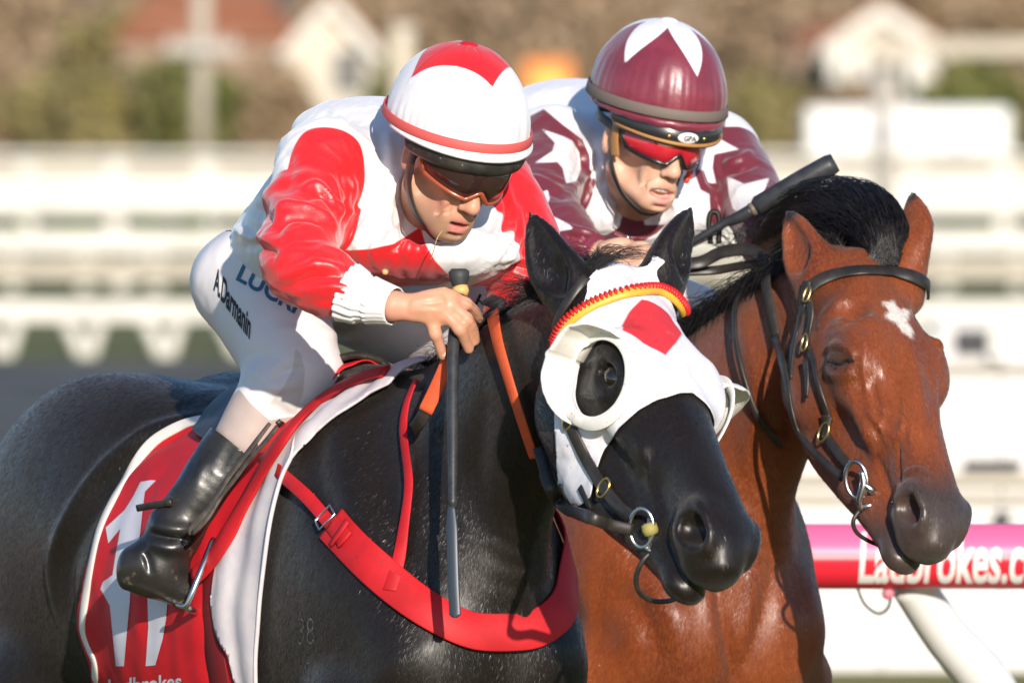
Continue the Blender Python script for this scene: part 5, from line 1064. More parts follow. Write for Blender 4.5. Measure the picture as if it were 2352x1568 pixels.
# bit: ring, rubber roller, tongue loop
bY1 = S1h.hit(1478, 1205)[0][1] - .022
a = np.linspace(0, 2 * np.pi, 40, endpoint=False)
obj('bit_ring', *tube(A([P(1474 + 27 * math.cos(t) + 4 * math.sin(t), 1212 + 44 * math.sin(t) - 6 * math.cos(t), bY1 - .008 * math.cos(t)) for t in a]), .0036, 10, closed=True), M_steel, BR1)
obj('bit_bar', *tube([P(1494, 1190, bY1), P(1493, 1220, bY1), P(1497, 1262, bY1 - .004)], .0048, 10), M_steel, BR1)
obj('bit_arm', *tube([P(1478, 1254, bY1), P(1498, 1264, bY1 - .006), P(1520, 1240, bY1 + .01)], .003, 8, ns=10), M_steel, BR1)
obj('bit_roller', *tube([P(1489, 1200, bY1 - .002), P(1490, 1204, bY1 - .002), P(1493, 1216, bY1 - .002), P(1497, 1226, bY1 - .002), P(1498, 1229, bY1 - .002)], [.006, .0125, .0135, .012, .006], 14), mat('rubber_olive', (.34, .29, .09), .6, .3), BR1)
obj('chin_strap', *tube([P(1502, 1262, bY1), P(1478, 1285, bY1 - .005), P(1462, 1320, bY1), P(1466, 1355, bY1 + .01), P(1495, 1378, bY1 + .03), P(1530, 1380, bY1 + .05), P(1552, 1374, bY1 + .075)], .0042, 10, ns=40), M_leather, BR1)
# reins: leather from the bit back to the orange rubber grips, over the neck to the hands
RN = thing('reins', P(1145, 735, -.06), 'orange rubber-gripped reins with black leather ends on the black horse', 'reins')
rp = A([P(1452, 1216, bY1), P(1400, 1204, bY1 - .01), P(1350, 1186, bY1 - .03), P(1300, 1162, -.30), P(1266, 1120, -.28), P(1248, 1060, -.26), P(1236, 1030, -.245)])
def strap3(name, pts, wd, m, par, n=40, th=.005, face=(0, -1, 0)):
    q = spline(pts, n); T = nrm(np.gradient(q, axis=0)); f = np.tile(A(face, float), (n, 1)); return obj(name, *ribbon(q, f, wd, th), m, par)
strap3('leather_rein', rp, A([.019, .019, .021, .024, .024, .021, .019]).repeat(6)[:40], M_leather, RN, th=.006)
op = [(1236, 1040), (1222, 990), (1203, 925), (1182, 855), (1163, 790), (1150, 735)]
p, n = S1h.path(op, 40, Yg=-.2, sm=4); obj('rein_grip', *ribbon(p + n * .014, n, np.linspace(.017, .028, 40), .005), M_orange_r, RN, label='orange rubber grip running over the neck')
p2 = spline(A([p[-1] + n[-1] * .014, P(1150, 705, .02), P(1120, 690, .06)]), 14); obj('rein_grip', *ribbon(p2, np.tile(n[-1] + A([0, 0, .6]), (14, 1)), .028, .005), M_leather, RN)
q = A([P(1034, 800, -.085), P(1026, 840, -.08), P(1002, 895, -.075), P(978, 945, -.07)]); strap3('rein_grip', q, .025, M_orange_r, RN, 20, face=(-.3, -1, 0))
q = A([P(980, 940, -.068), P(966, 968, -.06), P(952, 985, -.03)]); strap3('leather_rein', q, .022, M_leather, RN, 12, face=(-.3, -1, 0))
q = A([P(1034, 806, -.083), P(1075, 770, -.05), P(1115, 735, .0), P(1150, 705, .04)]); strap3('leather_rein', q, .02, M_leather, RN, 16, face=(.2, -1, .3))
# breastplate
BP = thing('breastplate', B1.to((0, .5, 1.2)), 'red webbing breastplate across the chest of the black horse', 'breastplate')
p, n = S1h.path([(768, 1206), (800, 1240), (850, 1292), (910, 1348), (980, 1402), (1060, 1444), (1140, 1468), (1205, 1470), (1250, 1462)], 70, Yg=0, sm=6)
pb = B1.inv(p); k = pb[:, 0] > .045; pb, nb = pb[k], B1.ivec(n)[k]; pts = np.vstack([pb, (pb * A([-1, 1, 1]))[::-1]]); nbs = np.vstack([nb, (nb * A([-1, 1, 1]))[::-1]])
pts = resample(pts, 130); nbs = resample(np.c_[nbs, np.arange(len(nbs))[:, None] * 1e3], 130)[:, :3]
for _ in range(8): pts[1:-1] = (pts[:-2] + 2 * pts[1:-1] + pts[2:]) / 4; nbs[1:-1] = (nbs[:-2] + 2 * nbs[1:-1] + nbs[2:]) / 4
q = B1.to(pts); m = nrm(B1.vec(nbs)); q = A([S1h.near(x)[0] for x in q])
for _ in range(6): q[1:-1] = (q[:-2] + 2 * q[1:-1] + q[2:]) / 4
obj('chest_band', *ribbon(q + m * .006, m, .062, .005), M_redw, BP)
p, n = S1h.path([(618, 1052), (650, 1082), (700, 1132), (750, 1188), (772, 1210)], 40, Yg=.2, sm=4); obj('side_strap', *ribbon(p + n * .012, n, .023, .003), M_redw, BP)
p, n = S1h.path([(774, 1206), (795, 1228), (806, 1246)], 10, Yg=.2); obj('strap_tip', *ribbon(p + n * .012, n, np.linspace(.03, .034, 10), .004), M_redw, BP); obj('strap_keeper', *ribbon(p[4:7] + n[4:7] * .016, n[4:7], .05, .003), M_redw, BP)
h, n = S1h.hit(763, 1196, .2); e1 = nrm(A([.66, -.2, -.72]) - n * (A([.66, -.2, -.72]) @ n)); e2 = np.cross(n, e1)
fr_ = [h + n * .017 + e1 * a_ * .012 + e2 * b_ * .019 for a_, b_ in ((-1, -1), (-1, 0), (-1, 1), (0, 1), (1, 1), (1, 0), (1, -1), (0, -1))]; obj('buckle', *tube(A(fr_), .0022, 8, closed=True), M_steel, BP)
p, n = S1h.path([(900, 1362), (912, 1318), (932, 1240), (946, 1160), (950, 1100), (942, 1030), (938, 985), (944, 940), (956, 905), (968, 880)], 60, Yg=0, sm=6); obj('neck_strap', *ribbon(p + n * .010, n, np.r_[np.linspace(.024, .02, 20), np.full(40, .019)], .003), M_redw, BP)
# saddle cloth: the trunk's own skin, lifted and cut in side view
def side(v): p = B1.inv(v); return p[:, 1:3]
def side_px(pts): return side(A([S1h.hit(x, y, .3)[0] for x, y in pts]))
top = B1.inv(S1h.hit(905, 878, .2)[0])
edgeL = [(500, 962), (450, 968), (400, 986), (345, 1022), (300, 1085), (262, 1150), (232, 1215), (214, 1290), (200, 1370), (192, 1440), (205, 1485), (220, 1520), (222, 1565)]
SCt = thing('saddle_cloth', B1.to((.25, -.45, 1.2)), 'red saddle cloth with white border and white number eleven', 'saddle cloth')
eL = side_px(edgeL); rowR = side_px([(545, 1565), (520, 1420), (540, 1250), (620, 1080), (700, 960)])
lowz = min(eL[-1][1], rowR[0][1]) - .25
poly = np.vstack([[(eL[0][0] + .06, 1.75)], eL, [(eL[-1][0] - .02, lowz)], [(rowR[0][0] + .02, lowz)], rowR, [(rowR[-1][0] + .02, 1.75)]])
f_ = np.minimum(poly_sd(side(hv1), poly), .9); f_ = np.where(hv1[:, 2] > .85, f_, -1)
vv, tt, nn_ = clip(hv1, hq1, f_, (n1,)); pl = B1.inv(vv)
vv = vv + nrm(nn_) * (.008 + .004 * noise(pl * A([1, 3, 1]), 7, 21) + .002 * noise(pl, 24, 22))[:, None]
M_cloth = mat('saddle_cloth_red', (.62, .012, .02), .6, .3, (.54, .010, .016), 10, bump=((30, .25, .003), (500, .12, .0004)))
sc_o = obj('cloth', vv, tt, M_cloth, SCt, solid=.002); SSC = Surf(vv, tt)
p, n = SSC.path(edgeL, 90, Yg=.4, sm=3); M_wb = mat('white_binding', (.74, .69, .64), .6, .3, grime=((.35, .28, .22), 40, .70), bump=((200, .2, .0006),)); obj('binding', *ribbon(p + n * .001, n, .020, .004), M_wb, SCt)
M_num = mat('number_white', (.66, .64, .70), .6, .3, grime=((.4, .34, .32), 30, .74))
def surf_poly(S, poly, m, par, name, Yg=.4, lift=.003, step=9, fine=.012):
    """flat printed shape: an outline in picture points, laid on a surface"""
    bm = bmesh.new(); bm.faces.new([bm.verts.new((x, y, 0)) for x, y in poly]); bmesh.ops.triangulate(bm, faces=bm.faces[:])
    for _ in range(7):
        e = [x for x in bm.edges if x.calc_length() > step]
        if not e: break
        bmesh.ops.subdivide_edges(bm, edges=e, cuts=1); bmesh.ops.triangulate(bm, faces=bm.faces[:])
    bm.verts.index_update(); v = []
    for x in bm.verts: h, n = S.hit(x.co.x, x.co.y, Yg); v.append(h + n * lift)
    q = [[y.index for y in f.verts] for f in bm.faces]; bm.free(); v = A(v)
    t = A(q); fnm = np.cross(v[t[:, 1]] - v[t[:, 0]], v[t[:, 2]] - v[t[:, 0]]); 
    if (fnm @ (CAMP - v.mean(0))).sum() < 0: q = [x[::-1] for x in q]
    return obj(name, v, q, m, par)
surf_poly(SSC, [(350, 1104), (361, 1105), (336, 1130), (330, 1180), (324, 1240), (310, 1290), (304, 1330), (302, 1380), (296, 1440), (288, 1528), (270, 1528), (262, 1450), (256, 1390), (246, 1372), (234, 1352), (240, 1336), (262, 1320), (268, 1280), (280, 1215), (252, 1248), (246, 1212), (290, 1172), (310, 1140), (326, 1108)], M_num, SCt, 'numeral')
surf_poly(SSC, [(436, 1104), (446, 1100), (440, 1140), (420, 1190), (400, 1240), (392, 1330), (385, 1420), (377, 1466), (360, 1526), (338, 1528), (344, 1440), (342, 1370), (352, 1290), (362, 1230), (350, 1240), (342, 1215), (400, 1140)], M_num, SCt, 'numeral')
project_text(SSC, 'Ladbrokes', (250, 1592), (420, 1578), 48, M_num, SCt, Yg=.4, lift=.003, vert=(0, -1), bold=.02)
# saddle pad in front: white felt with red binding, and the dark girth
PDt = thing('saddle_pad', B1.to((.2, -.1, 1.4)), 'white saddle pad with red bound edge in front of the rider', 'saddle pad')
outer = [(905, 893), (860, 918), (800, 955), (740, 1000), (700, 1045), (668, 1100), (650, 1160), (636, 1230), (618, 1330), (608, 1430), (604, 1500), (606, 1580)]
inner = [(875, 878), (800, 905), (745, 940), (700, 982), (664, 1025), (632, 1075), (598, 1135), (566, 1190), (536, 1240), (512, 1290), (500, 1380), (510, 1440), (540, 1500), (560, 1580)]
o_, i_ = side_px(outer), side_px(inner); poly = np.vstack([[(o_[0][0] - .005, 1.7)], o_, i_[::-1], [(i_[0][0] - .005, 1.7)]])
f_ = np.where(hv1[:, 2] > .95, poly_sd(side(hv1), poly), -1); vv, tt, nn_ = clip(hv1, hq1, f_, (n1,)); pl = B1.inv(vv)
vv = vv + nrm(nn_) * (.013 + .003 * noise(pl, 14, 31) + .003 * np.sin(pl[:, 1] * 90))[:, None]
M_felt = mat('pad_felt', (.66, .60, .60), .75, .2, (.58, .53, .56), 14, grime=((.30, .22, .18), 22, .68), bump=((60, .3, .002),)); obj('pad', vv, tt, M_felt, PDt, solid=.004); SPD = Surf(vv, tt)
p, n = SPD.path([(x - 4, y) for x, y in outer], 80, Yg=.3, sm=6); obj('edging', *tube(p + n * .003, .0038, 8), M_felt, PDt)
band = [(904, 876), (860, 886), (800, 912), (748, 945), (705, 985), (668, 1030), (636, 1080), (602, 1140), (570, 1195), (540, 1245), (512, 1290), (470, 1330)]
p, n = S1h.path(band, 70, Yg=.3, sm=5); obj('binding', *ribbon(p + n * .020, n, np.r_[np.linspace(.026, .040, 14), np.full(40, .040), np.linspace(.04, .034, 16)], .006, crown=.003), M_redw, PDt)
GR = thing('girth', B1.to((.2, -.25, 1.0)), 'dark red girth hanging below the stirrup iron', 'girth')
for (pts, wd, m) in (([(490, 1290), (492, 1380), (500, 1470), (520, 1600)], .060, M_reddk), ([(436, 1340), (442, 1430), (452, 1600)], .018, M_redw)):
    p, n = S1h.path(pts, 24, Yg=.3, sm=4); obj('webbing', *ribbon(p + n * .0085, n, wd, .003), m, GR)
# saddle: small racing seat, mostly under the rider
SDt = thing('saddle', B1.to((0, -.25, 1.55)), 'small black racing saddle hidden under the rider in red', 'saddle')
sp = [(-.10, 1.75), (-.08, 1.50), (-.22, 1.46), (-.38, 1.48), (-.44, 1.75)]; f_ = poly_sd(side(hv1), A(sp)[:, [0, 1]]); vv, tt, nn_ = clip(hv1, hq1, f_, (n1,)); obj('seat', vv + nrm(nn_) * .026, tt, M_leather, SDt, solid=.012, offset=-1)
# stirrup
STt = thing('stirrup', P(480, 1240, .3), 'steel stirrup iron on a worn dark leather under the near boot', 'stirrup')
sY = bY - .125
M_worn = mat('worn_leather', (.06, .045, .032), .55, .4, (.12, .095, .07), 40, bump=((150, .4, .001),))
for dx, wd in ((0, .015), (15, .011)):
    p, n = S1h.path([(672 + dx, 1010), (630 + dx, 1072), (588 + dx, 1140), (550 + dx, 1200), (522 + dx * .5, 1248)], 30, Yg=.3, sm=4); obj('stirrup_leather', *ribbon(p + n * np.linspace(.045, .075, 30)[:, None], n, wd, .005), M_worn, STt)
obj('iron', *tube([P(490, 1236, sY - .004), P(470, 1290, sY - .03), P(448, 1345, sY - .045), P(432, 1384, sY - .045), P(424, 1392, sY - .04), P(406, 1388, sY - .03)], [.0042, .0046, .005, .005, .005, .004], 10, ns=26), M_steel, STt)
obj('iron', *tube([P(490, 1236, sY - .004), P(498, 1300, sY + .03), P(492, 1370, sY + .05), P(470, 1412, sY + .05)], [.0042, .0046, .005, .005], 10, ns=18), M_steel, STt)
obj('tread', *tube([P(426, 1393, sY - .04), P(448, 1404, sY + .0), P(470, 1412, sY + .05)], .006, 10), M_steel, STt)
# spur strap on the boot
p2_ = A([P(318, 1166, bY - .055), P(350, 1160, bY - .085), P(396, 1152, bY - .125)]); strap3('spur_strap', p2_, .012, M_leather, boot, 10)
# whip
WH = thing('whip', P(1052, 640, -.07), 'padded black whip hanging straight down from the hand of the red jockey', 'whip')
M_whip = mat('whip_black', (.022, .024, .028), .45, .45, (.04, .042, .045), 30, bump=((140, .4, .001),))
wp = lambda x, y, Y: P(x, y, Y)
obj('handle', *tube([wp(1054, 617, -.055), wp(1054, 624, -.055), wp(1055, 640, -.056), wp(1056, 655, -.058), wp(1057, 661, -.058)], [.012, .0175, .0165, .0125, .011], 18), mat('whip_knob', (.035, .037, .036), .6), WH)
obj('handle_collar', *tube([wp(1056, 659, -.058), wp(1058, 668, -.060), wp(1056, 677, -.062)], [.0130, .0140, .0130], 18), mat('tan_collar', (.75, .45, .15), .45), WH)
obj('shaft', *tube([wp(1056, 672, -.062), wp(1046, 740, -.085), wp(1041, 800, -.115), wp(1040, 900, -.15), wp(1040, 1030, -.19), wp(1040, 1165, -.225)], [.0095, .0095, .0100, .0095, .0090, .0075], 14, ns=40), M_whip, WH)
obj('flap', *ribbon(spline(A([wp(1038, 1160, -.225), wp(1040, 1240, -.24), wp(1043, 1340, -.255), wp(1046, 1400, -.262), wp(1046, 1418, -.264)]), 30), np.tile(A([-.3, -1, 0.]), (30, 1)), np.r_[np.linspace(.012, .0185, 5), np.full(21, .0195), np.linspace(.018, .008, 4)], .005), mat('whip_flap', (.03, .04, .055), .4, .5), WH)
# ------------------------------------------------------------------ jockey in white and maroon, on the bay horse
HD2 = headframe(1486, 330, 1.4, 29, 13, -10, .93); HC2 = headframe(1508, 300, 1.4, 29, 12, -3)
J2 = thing('person', B2.to((0, -.3, 1.4)), 'jockey in white and maroon star silks crouched on the bay horse, teeth bared', 'person')
z2 = lambda a: [(1176 + x * .3867, 18.4 + y * .3867) for x, y in a]
X2 = lambda px: P(px, 400, 1.4)[0]
arm2 = [P(1275, 340, 1.55), P(1250, 410, 1.45), P(1255, 490, 1.33), P(1310, 555, 1.22), P(1375, 585, 1.16)]
arm2f = [P(1650, 350, 1.68), P(1700, 410, 1.60), P(1738, 480, 1.50), P(1748, 550, 1.38), P(1746, 590, 1.30)]
Fb = Field(axis(X2(1150), .012, X2(1320), .003, X2(1620), .01, X2(1700), .004, X2(1800)), axis(1.05, .0035, 1.60, .016, 2.3), axis(P(0, 900, 1.4)[2], .02, P(0, 640, 1.4)[2], .0035, P(0, 130, 1.4)[2]))
Fb.loft([P(1330, 600, 2.1), P(1390, 480, 1.9), P(1440, 440, 1.68), P(1480, 440, 1.55)], [.12, .12, .13, .06], [.09, .09, .08, .05], (0, 0, 1), k=.02)
for arm in (arm2, arm2f): Fb.chain(arm, [.04, .036, .03, .026, .022], k=.02)
Fb.chain([P(1465, 450, 1.52), HD2.to((0, -.02, -.06))], [.052, .05], k=.02)
human_head(Fb, HD2, .014, .007)
Fb.loft([P(1365, 582, 1.17), P(1405, 585, 1.13), P(1440, 588, 1.12)], [.022, .026, .030], [.016, .015, .012], [(0, -1, 0)] * 3, k=.012)
for (y0, x1, y1, x2, y2) in ((572, 1478, 566, 1502, 582), (584, 1482, 584, 1500, 600), (598, 1474, 604, 1490, 616), (610, 1462, 618, 1476, 628)): Fb.chain([P(1440, y0, 1.12), P(x1, y1, 1.105), P(x2, y2, 1.13)], [.0105, .0098, .0085], k=.007, n=12)
Fb.chain([P(1385, 572, 1.13), P(1420, 560, 1.12), P(1450, 562, 1.14)], [.012, .011, .009], k=.008, n=12)
Fb.loft([P(1746, 585, 1.30), P(1742, 600, 1.28), P(1738, 612, 1.27)], [.022, .026, .02], [.016, .014, .012], [(0, -1, 0)] * 3, k=.012)
for (x, y) in ((1733, 596), (1738, 606), (1742, 616)): Fb.chain([P(x + 12, y, 1.27), P(x + 2, y + 2, 1.25), P(x + 6, y + 10, 1.262)], [.010, .0095, .008], k=.006, n=10)
bv, bq = Fb.mesh(1); del Fb
SB2 = Surf(bv, bq); bv = crease(bv, bq, SB2, [([(1512, 378), (1492, 395), (1480, 420), (1482, 440)], .004, -.0032), ([(1500, 375), (1478, 392), (1466, 415)], .008, .0030), ([(1455, 395), (1465, 425), (1478, 445)], .010, -.0035), ([(1470, 370), (1480, 380), (1500, 372)], .004, -.002), ([(1500, 446), (1515, 450), (1530, 448)], .004, -.002), ([(1420, 360), (1440, 358), (1465, 368)], .010, .003)])
M_skin2 = mat('skin_fair', (.62, .34, .22), col2=(.66, .39, .27), vs=22, layers=(('lips', (.62, .27, .25), .003),), bump=((420, .30, .0005), (70, .18, .0012)), **SKIN)
obj('body', bv, bq, M_skin2, J2, attrs={'lips': lips_sd(bv, HD2, .014)}, label='fair face with clenched teeth and bare hands')
obj('teeth', *tube([HD2.to(x) for x in ((-.019, .087, -.0685), (-.009, .0945, -.0685), (0, .0965, -.0685), (.009, .0945, -.0685), (.019, .087, -.0685))], .0045, 8, ns=16), mat('teeth', (.72, .66, .55), .3, .5), J2)
Fj = Field(axis(X2(1140), .0045, X2(1820)), axis(1.10, .005, 2.25), axis(P(0, 640, 1.4)[2], .0045, P(0, 140, 1.5)[2]))
Fj.loft([P(1340, 560, 2.1), P(1370, 450, 1.92), P(1415, 390, 1.74), P(1455, 420, 1.60), P(1475, 450, 1.56)], [.15, .16, .178, .17, .13], [.12, .135, .145, .125, .10], [(-.2, 0, 1)] * 5, k=.02)
Fj.loft([P(1380, 480, 1.64), P(1450, 500, 1.56), P(1530, 490, 1.58), P(1590, 450, 1.64)], [.12, .12, .12, .08], [.05, .05, .05, .05], (.1, 0, 1), k=.09)
Fj.ell(P(1275, 335, 1.55), (.072, .08, .072), k=.05); Fj.ell(P(1650, 345, 1.68), (.068, .08, .07), k=.05); Fj.ell(P(1300, 250, 1.80), (.11, .12, .05), k=.05)
Fj.chain([P(1275, 340, 1.55), P(1248, 410, 1.45), P(1250, 490, 1.33), P(1300, 545, 1.23), P(1345, 572, 1.18)], [.072, .070, .064, .052, .036], k=.022, n=40)
Fj.chain([P(1650, 350, 1.68), P(1700, 410, 1.60), P(1735, 480, 1.50), P(1748, 545, 1.39), P(1748, 572, 1.34)], [.066, .062, .054, .042, .034], k=.022, n=40)
Fj.chain([P(1475, 500, 1.44), HD2.to((0, -.01, -.07)), HD2.to((0, .01, -.03))], [.058, .060, .062], k=.006, sub=True)
jv, jq = Fj.mesh(1); del Fj; SJ = Surf(jv, jq)
jv = crease(jv, jq, SJ, [([(1310, 300), (1345, 345), (1352, 390), (1310, 440)], .008, .010), ([(1320, 330), (1338, 370), (1310, 420)], .007, -.008), ([(1200, 410), (1250, 415), (1290, 440)], .009, .009), ([(1210, 430), (1260, 440), (1300, 460)], .007, -.008), ([(1290, 520), (1330, 530), (1370, 540)], .007, .008), ([(1300, 545), (1340, 550), (1380, 560)], .006, -.008), ([(1310, 560), (1345, 568), (1385, 575)], .006, .007), ([(1660, 380), (1700, 370), (1725, 350)], .007, .010), ([(1670, 400), (1710, 390), (1740, 370)], .006, -.008), ([(1690, 440), (1730, 430), (1760, 430)], .008, .008), ([(1620, 340), (1625, 400), (1650, 440)], .008, -.007), ([(1640, 330), (1645, 390), (1665, 430)], .007, .007), ([(1400, 340), (1395, 400), (1360, 450)], .010, -.009), ([(1380, 300), (1385, 380), (1370, 430)], .010, .008), ([(1420, 430), (1400, 490), (1380, 530)], .010, .008), ([(1440, 450), (1425, 500), (1410, 540)], .008, -.008), ([(1530, 470), (1560, 490), (1590, 480)], .009, -.006), ([(1500, 500), (1540, 515), (1580, 500)], .009, .006)])
jv = folds(jv, jq, .0036, 24, A([.6, -.3, .7]), .35, 80); jv = folds(jv, jq, .0020, 46, A([.2, -.3, .7]), .3, 84)
jn = vnormals(jv, jq); jv = jv + jn * (.0012 * noise(jv, 18, 13) + .0010 * noise(jv, 50, 14))[:, None]; jn = vnormals(jv, jq); SJ = Surf(jv, jq)
d1, s1 = pdist(jv, spline(A([P(1275, 340, 1.55), P(1248, 410, 1.45), P(1250, 490, 1.33), P(1300, 545, 1.23), P(1365, 580, 1.17)]), 24)); d2, s2 = pdist(jv, spline(A([P(1650, 350, 1.68), P(1700, 410, 1.60), P(1735, 480, 1.50), P(1748, 545, 1.39), P(1748, 585, 1.32)]), 24))
mar = np.maximum.reduce([np.minimum(.092 - d1, (s1 - .20) * .4), np.minimum(.082 - d2, (s2 - .10) * .4), decal(SJ, jv, z2([(0, 1000), (60, 760), (110, 640), (190, 598), (300, 690), (420, 780), (465, 880), (465, 960), (420, 1050), (340, 1095), (300, 1160), (210, 1240), (130, 1130), (40, 1010)]), 1.4, .3, nv=jn, flat=True),
    decal(SJ, jv, z2([(1240, 690), (1330, 740), (1440, 860), (1560, 1060), (1500, 1330), (1450, 1340), (1380, 1230), (1270, 1220), (1220, 1130), (1120, 1080), (1085, 980), (1100, 860), (1180, 770)]), 1.4, .3, nv=jn, flat=True),
    decal(SJ, jv, z2([(735, 1120), (780, 1220), (792, 1290), (920, 1285), (860, 1340), (720, 1425), (480, 1400), (250, 1410), (240, 1330), (420, 1330), (560, 1350), (640, 1300), (660, 1220), (710, 1170)]), 1.4, .3, nv=jn, flat=True)])
wht = np.maximum.reduce([decal(SJ, jv, z2(s), 1.4, .3, nv=jn, flat=True) for s in ([(175, 718), (255, 800), (240, 850), (135, 920), (270, 915), (300, 950), (320, 1040), (380, 1030), (410, 960), (400, 860), (360, 790), (310, 765)], [(210, 1080), (145, 1115), (205, 1175), (225, 1130)], [(1130, 850), (1190, 790), (1235, 778), (1350, 840), (1200, 870), (1190, 950), (1212, 1045), (1165, 1035), (1140, 965), (1105, 960)], [(1280, 1000), (1380, 1045), (1535, 1008), (1495, 1085), (1470, 1170), (1350, 1225), (1310, 1190), (1290, 1110)], [(190, 1260), (250, 1240), (330, 1280), (370, 1310), (260, 1330), (220, 1330)])])
M_silk2 = mat('white_satin', (.79, .77, .80), .38, .5, (.75, .73, .76), 9, layers=(('mar', (.15, .018, .032), .0015), ('wht', (.78, .76, .79), .0015)), sheen=.3, stretch=(1, 1, .45, .3, .4, .2), bump=((30, .30, .005), (80, .22, .002), (700, .08, .0003)))
jk2 = obj('jacket', jv, jq, M_silk2, J2, attrs={'mar': mar, 'wht': wht}, label='white satin jacket with maroon sleeves, white stars and a maroon star on the chest')
for px in ((1441, 546), (1446, 575)):
    p, n = SJ.hit(*px, 1.4); obj('button', *sphere(p + n * .002, .005, 8), M_steel, jk2)
M_cuff2 = mat('maroon_cuff', (.20, .03, .05), .45, .5)
obj('cuff', *cuff(A([P(1335, 566, 1.19), P(1350, 573, 1.18), P(1365, 580, 1.17), P(1378, 585, 1.16)]), .036, .026), M_cuff2, J2, solid=.002)
obj('cuff', *cuff(A([P(1748, 560, 1.36), P(1748, 570, 1.34), P(1747, 580, 1.32), P(1746, 586, 1.31)]), .034, .025), M_cuff2, J2, solid=.002)
# breeches and boots of the rider behind
Fp = Field(axis(X2(1130), .012, X2(1800)), axis(1.3, .012, 2.5), axis(.95, .012, P(0, 500, 1.4)[2]))
Fp.ell(P(1330, 590, 2.12), (.15, .15, .11), k=.05)
for s in (1, -1): Fp.chain([B2.to((s * .13, -.48, 1.70)), B2.to((s * .27, -.12, 1.58)), B2.to((s * .31, -.38, 1.30)), B2.to((s * .32, -.42, 1.1))], [.095, .08, .06, .05], k=.04)
pv, pq = Fp.mesh(2); obj('breeches', pv, pq, M_breech, J2, attrs={'panel': np.full(len(pv), -1.), 'sock': np.full(len(pv), -1.)})
# cap
def wr2(th, az, v): return .0007 * np.sin(az * 41 + 3 * np.sin(az * 5)) * np.clip((th - .95) / .35, 0, 1) + .0015 * noise(v, 26, 18) * np.clip(th, 0, 1)
rim2 = lambda a: .036 - .004 * math.cos(a)
cv, cq, th, az = helmet_mesh(HC2, cc, cr, rim2, 168, 64, wr=wr2); cv = folds(cv, cq, .0012, 16, HC2.R[:, 2] + .8 * HC2.R[:, 0], .6, 220, np.clip(th / .6, 0, 1)); cv = folds(cv, cq, .0010, 60, HC2.R[:, 2] + .3 * HC2.R[:, 0], .35, 230, np.clip((th - 1.15) / .25, 0, 1))
tri = np.abs(((az + np.pi / 5) / (2 * np.pi) * 5) % 1 - .5) * 2         # 1 at the tips of the star
M_cap2 = mat('cap_maroon_satin', (.22, .028, .050), .34, .6, (.17, .02, .036), 20, layers=(('star', (.78, .77, .82), .002),), sheen=.2, bump=((40, .3, .003), (140, .1, .001)))
cap2 = obj('cap', cv, cq, M_cap2, J2, attrs={'star': (.34 + .78 * np.clip(1 - tri, 0, 1) ** 1.15 - th) * .1}, solid=.003, label='maroon satin helmet cap with a white star over the crown')
obj('button', *sphere((cc[0], cc[1], cc[2] + cr[2] + .001), (.016, .016, .006), 8, HC2), M_cuff, cap2)
obj('band', *ring_band(HC2, cc, cr, lambda a: .056 - .004 * math.cos(a), .019, .0030, .0060), mat('elastic_taupe', (.16, .125, .105), .65, .3, bump=((300, .2, .0006),)), cap2)
v, q = arc_strip(HC2, [(1.7, .112, .136, -.014, .042, .006), (1.7, .116, .141, -.014, .036, .008), (1.7, .117, .143, -.014, .028, .010), (1.7, .110, .134, -.014, .028, .010)])
nrf = len(v); v = v + HC2.vec(np.stack([0 * v[:, 0], .0015 * np.sin(np.arange(nrf) * 2.1), .001 * np.sin(np.arange(nrf) * 1.7)], 1)); obj('cap_frill', v, q, M_cap2, cap2, attrs={'star': np.full(nrf, -1.)}, solid=.002)
v, q = arc_strip(HC2, [(1.35, .108, .130, -.012, .034, .006), (1.35, .111, .138, -.012, .026, .008), (1.3, .111, .141, -.012, .012, .014), (1.28, .109, .140, -.012, -.002, .022), (1.25, .094, .118, -.012, -.002, .022)], 56)
hel2 = obj('helmet', v, q, mat('helmet_black', (.02, .019, .018), .3, .5, coat=.4), J2, solid=.003, label='black helmet rim with tan piping and an oval badge')
obj('piping', *tube(v[3 * 56:4 * 56] + HC2.vec((0, .003, .003)), .0035, 8), mat('tan_piping', (.42, .20, .06), .5), hel2)
a0 = .10; bc = A([.1125 * math.sin(a0), -.012 + .1425 * math.cos(a0), .014]); br_ = [A([math.cos(a0), -math.sin(a0) * .8, 0]), A([0, 0, 1.])]; nb_ = nrm(np.cross(br_[0], br_[1])) * -1
nb_ = nb_ if nb_[1] > 0 else -nb_; Rb = np.stack([nrm(br_[0]), nb_, br_[1]], 1)
obj('badge', *sphere(bc + nb_ * .001, (.0205, .003, .0098), 10, HC2, Rb), mat('badge_white', (.78, .77, .74), .35), hel2)
tv, tq = text_mesh('GPA', .0125, 0, .02, .0004); tv = tv - A([tv[:, 0].mean(), tv[:, 1].mean(), 0]); w_ = bc + nb_ * .0046 + np.outer(-tv[:, 0], nrm(br_[0])) + np.outer(tv[:, 1], br_[1]); obj('lettering', HC2.to(w_), [f[::-1] for f in tq], M_ink, hel2, smooth=False)
for s in (-1, 1):
    a1 = a0 + s * .30; obj('rivet', *sphere((.1125 * math.sin(a1), -.012 + .1425 * math.cos(a1), .014), .004, 8, HC2), M_brass, hel2)
M_lens2 = mat('goggle_lens_red', (.50, .018, .03), .06, .6, coat=.8)
v, q = arc_strip(HD2, [(1.24, .086, .112, .008, .036, 0), (1.26, .088, .118, .008, .024, .001), (1.26, .088, .119, .008, .008, .004), (1.10, .086, .116, .008, -.017, .018)], 50)
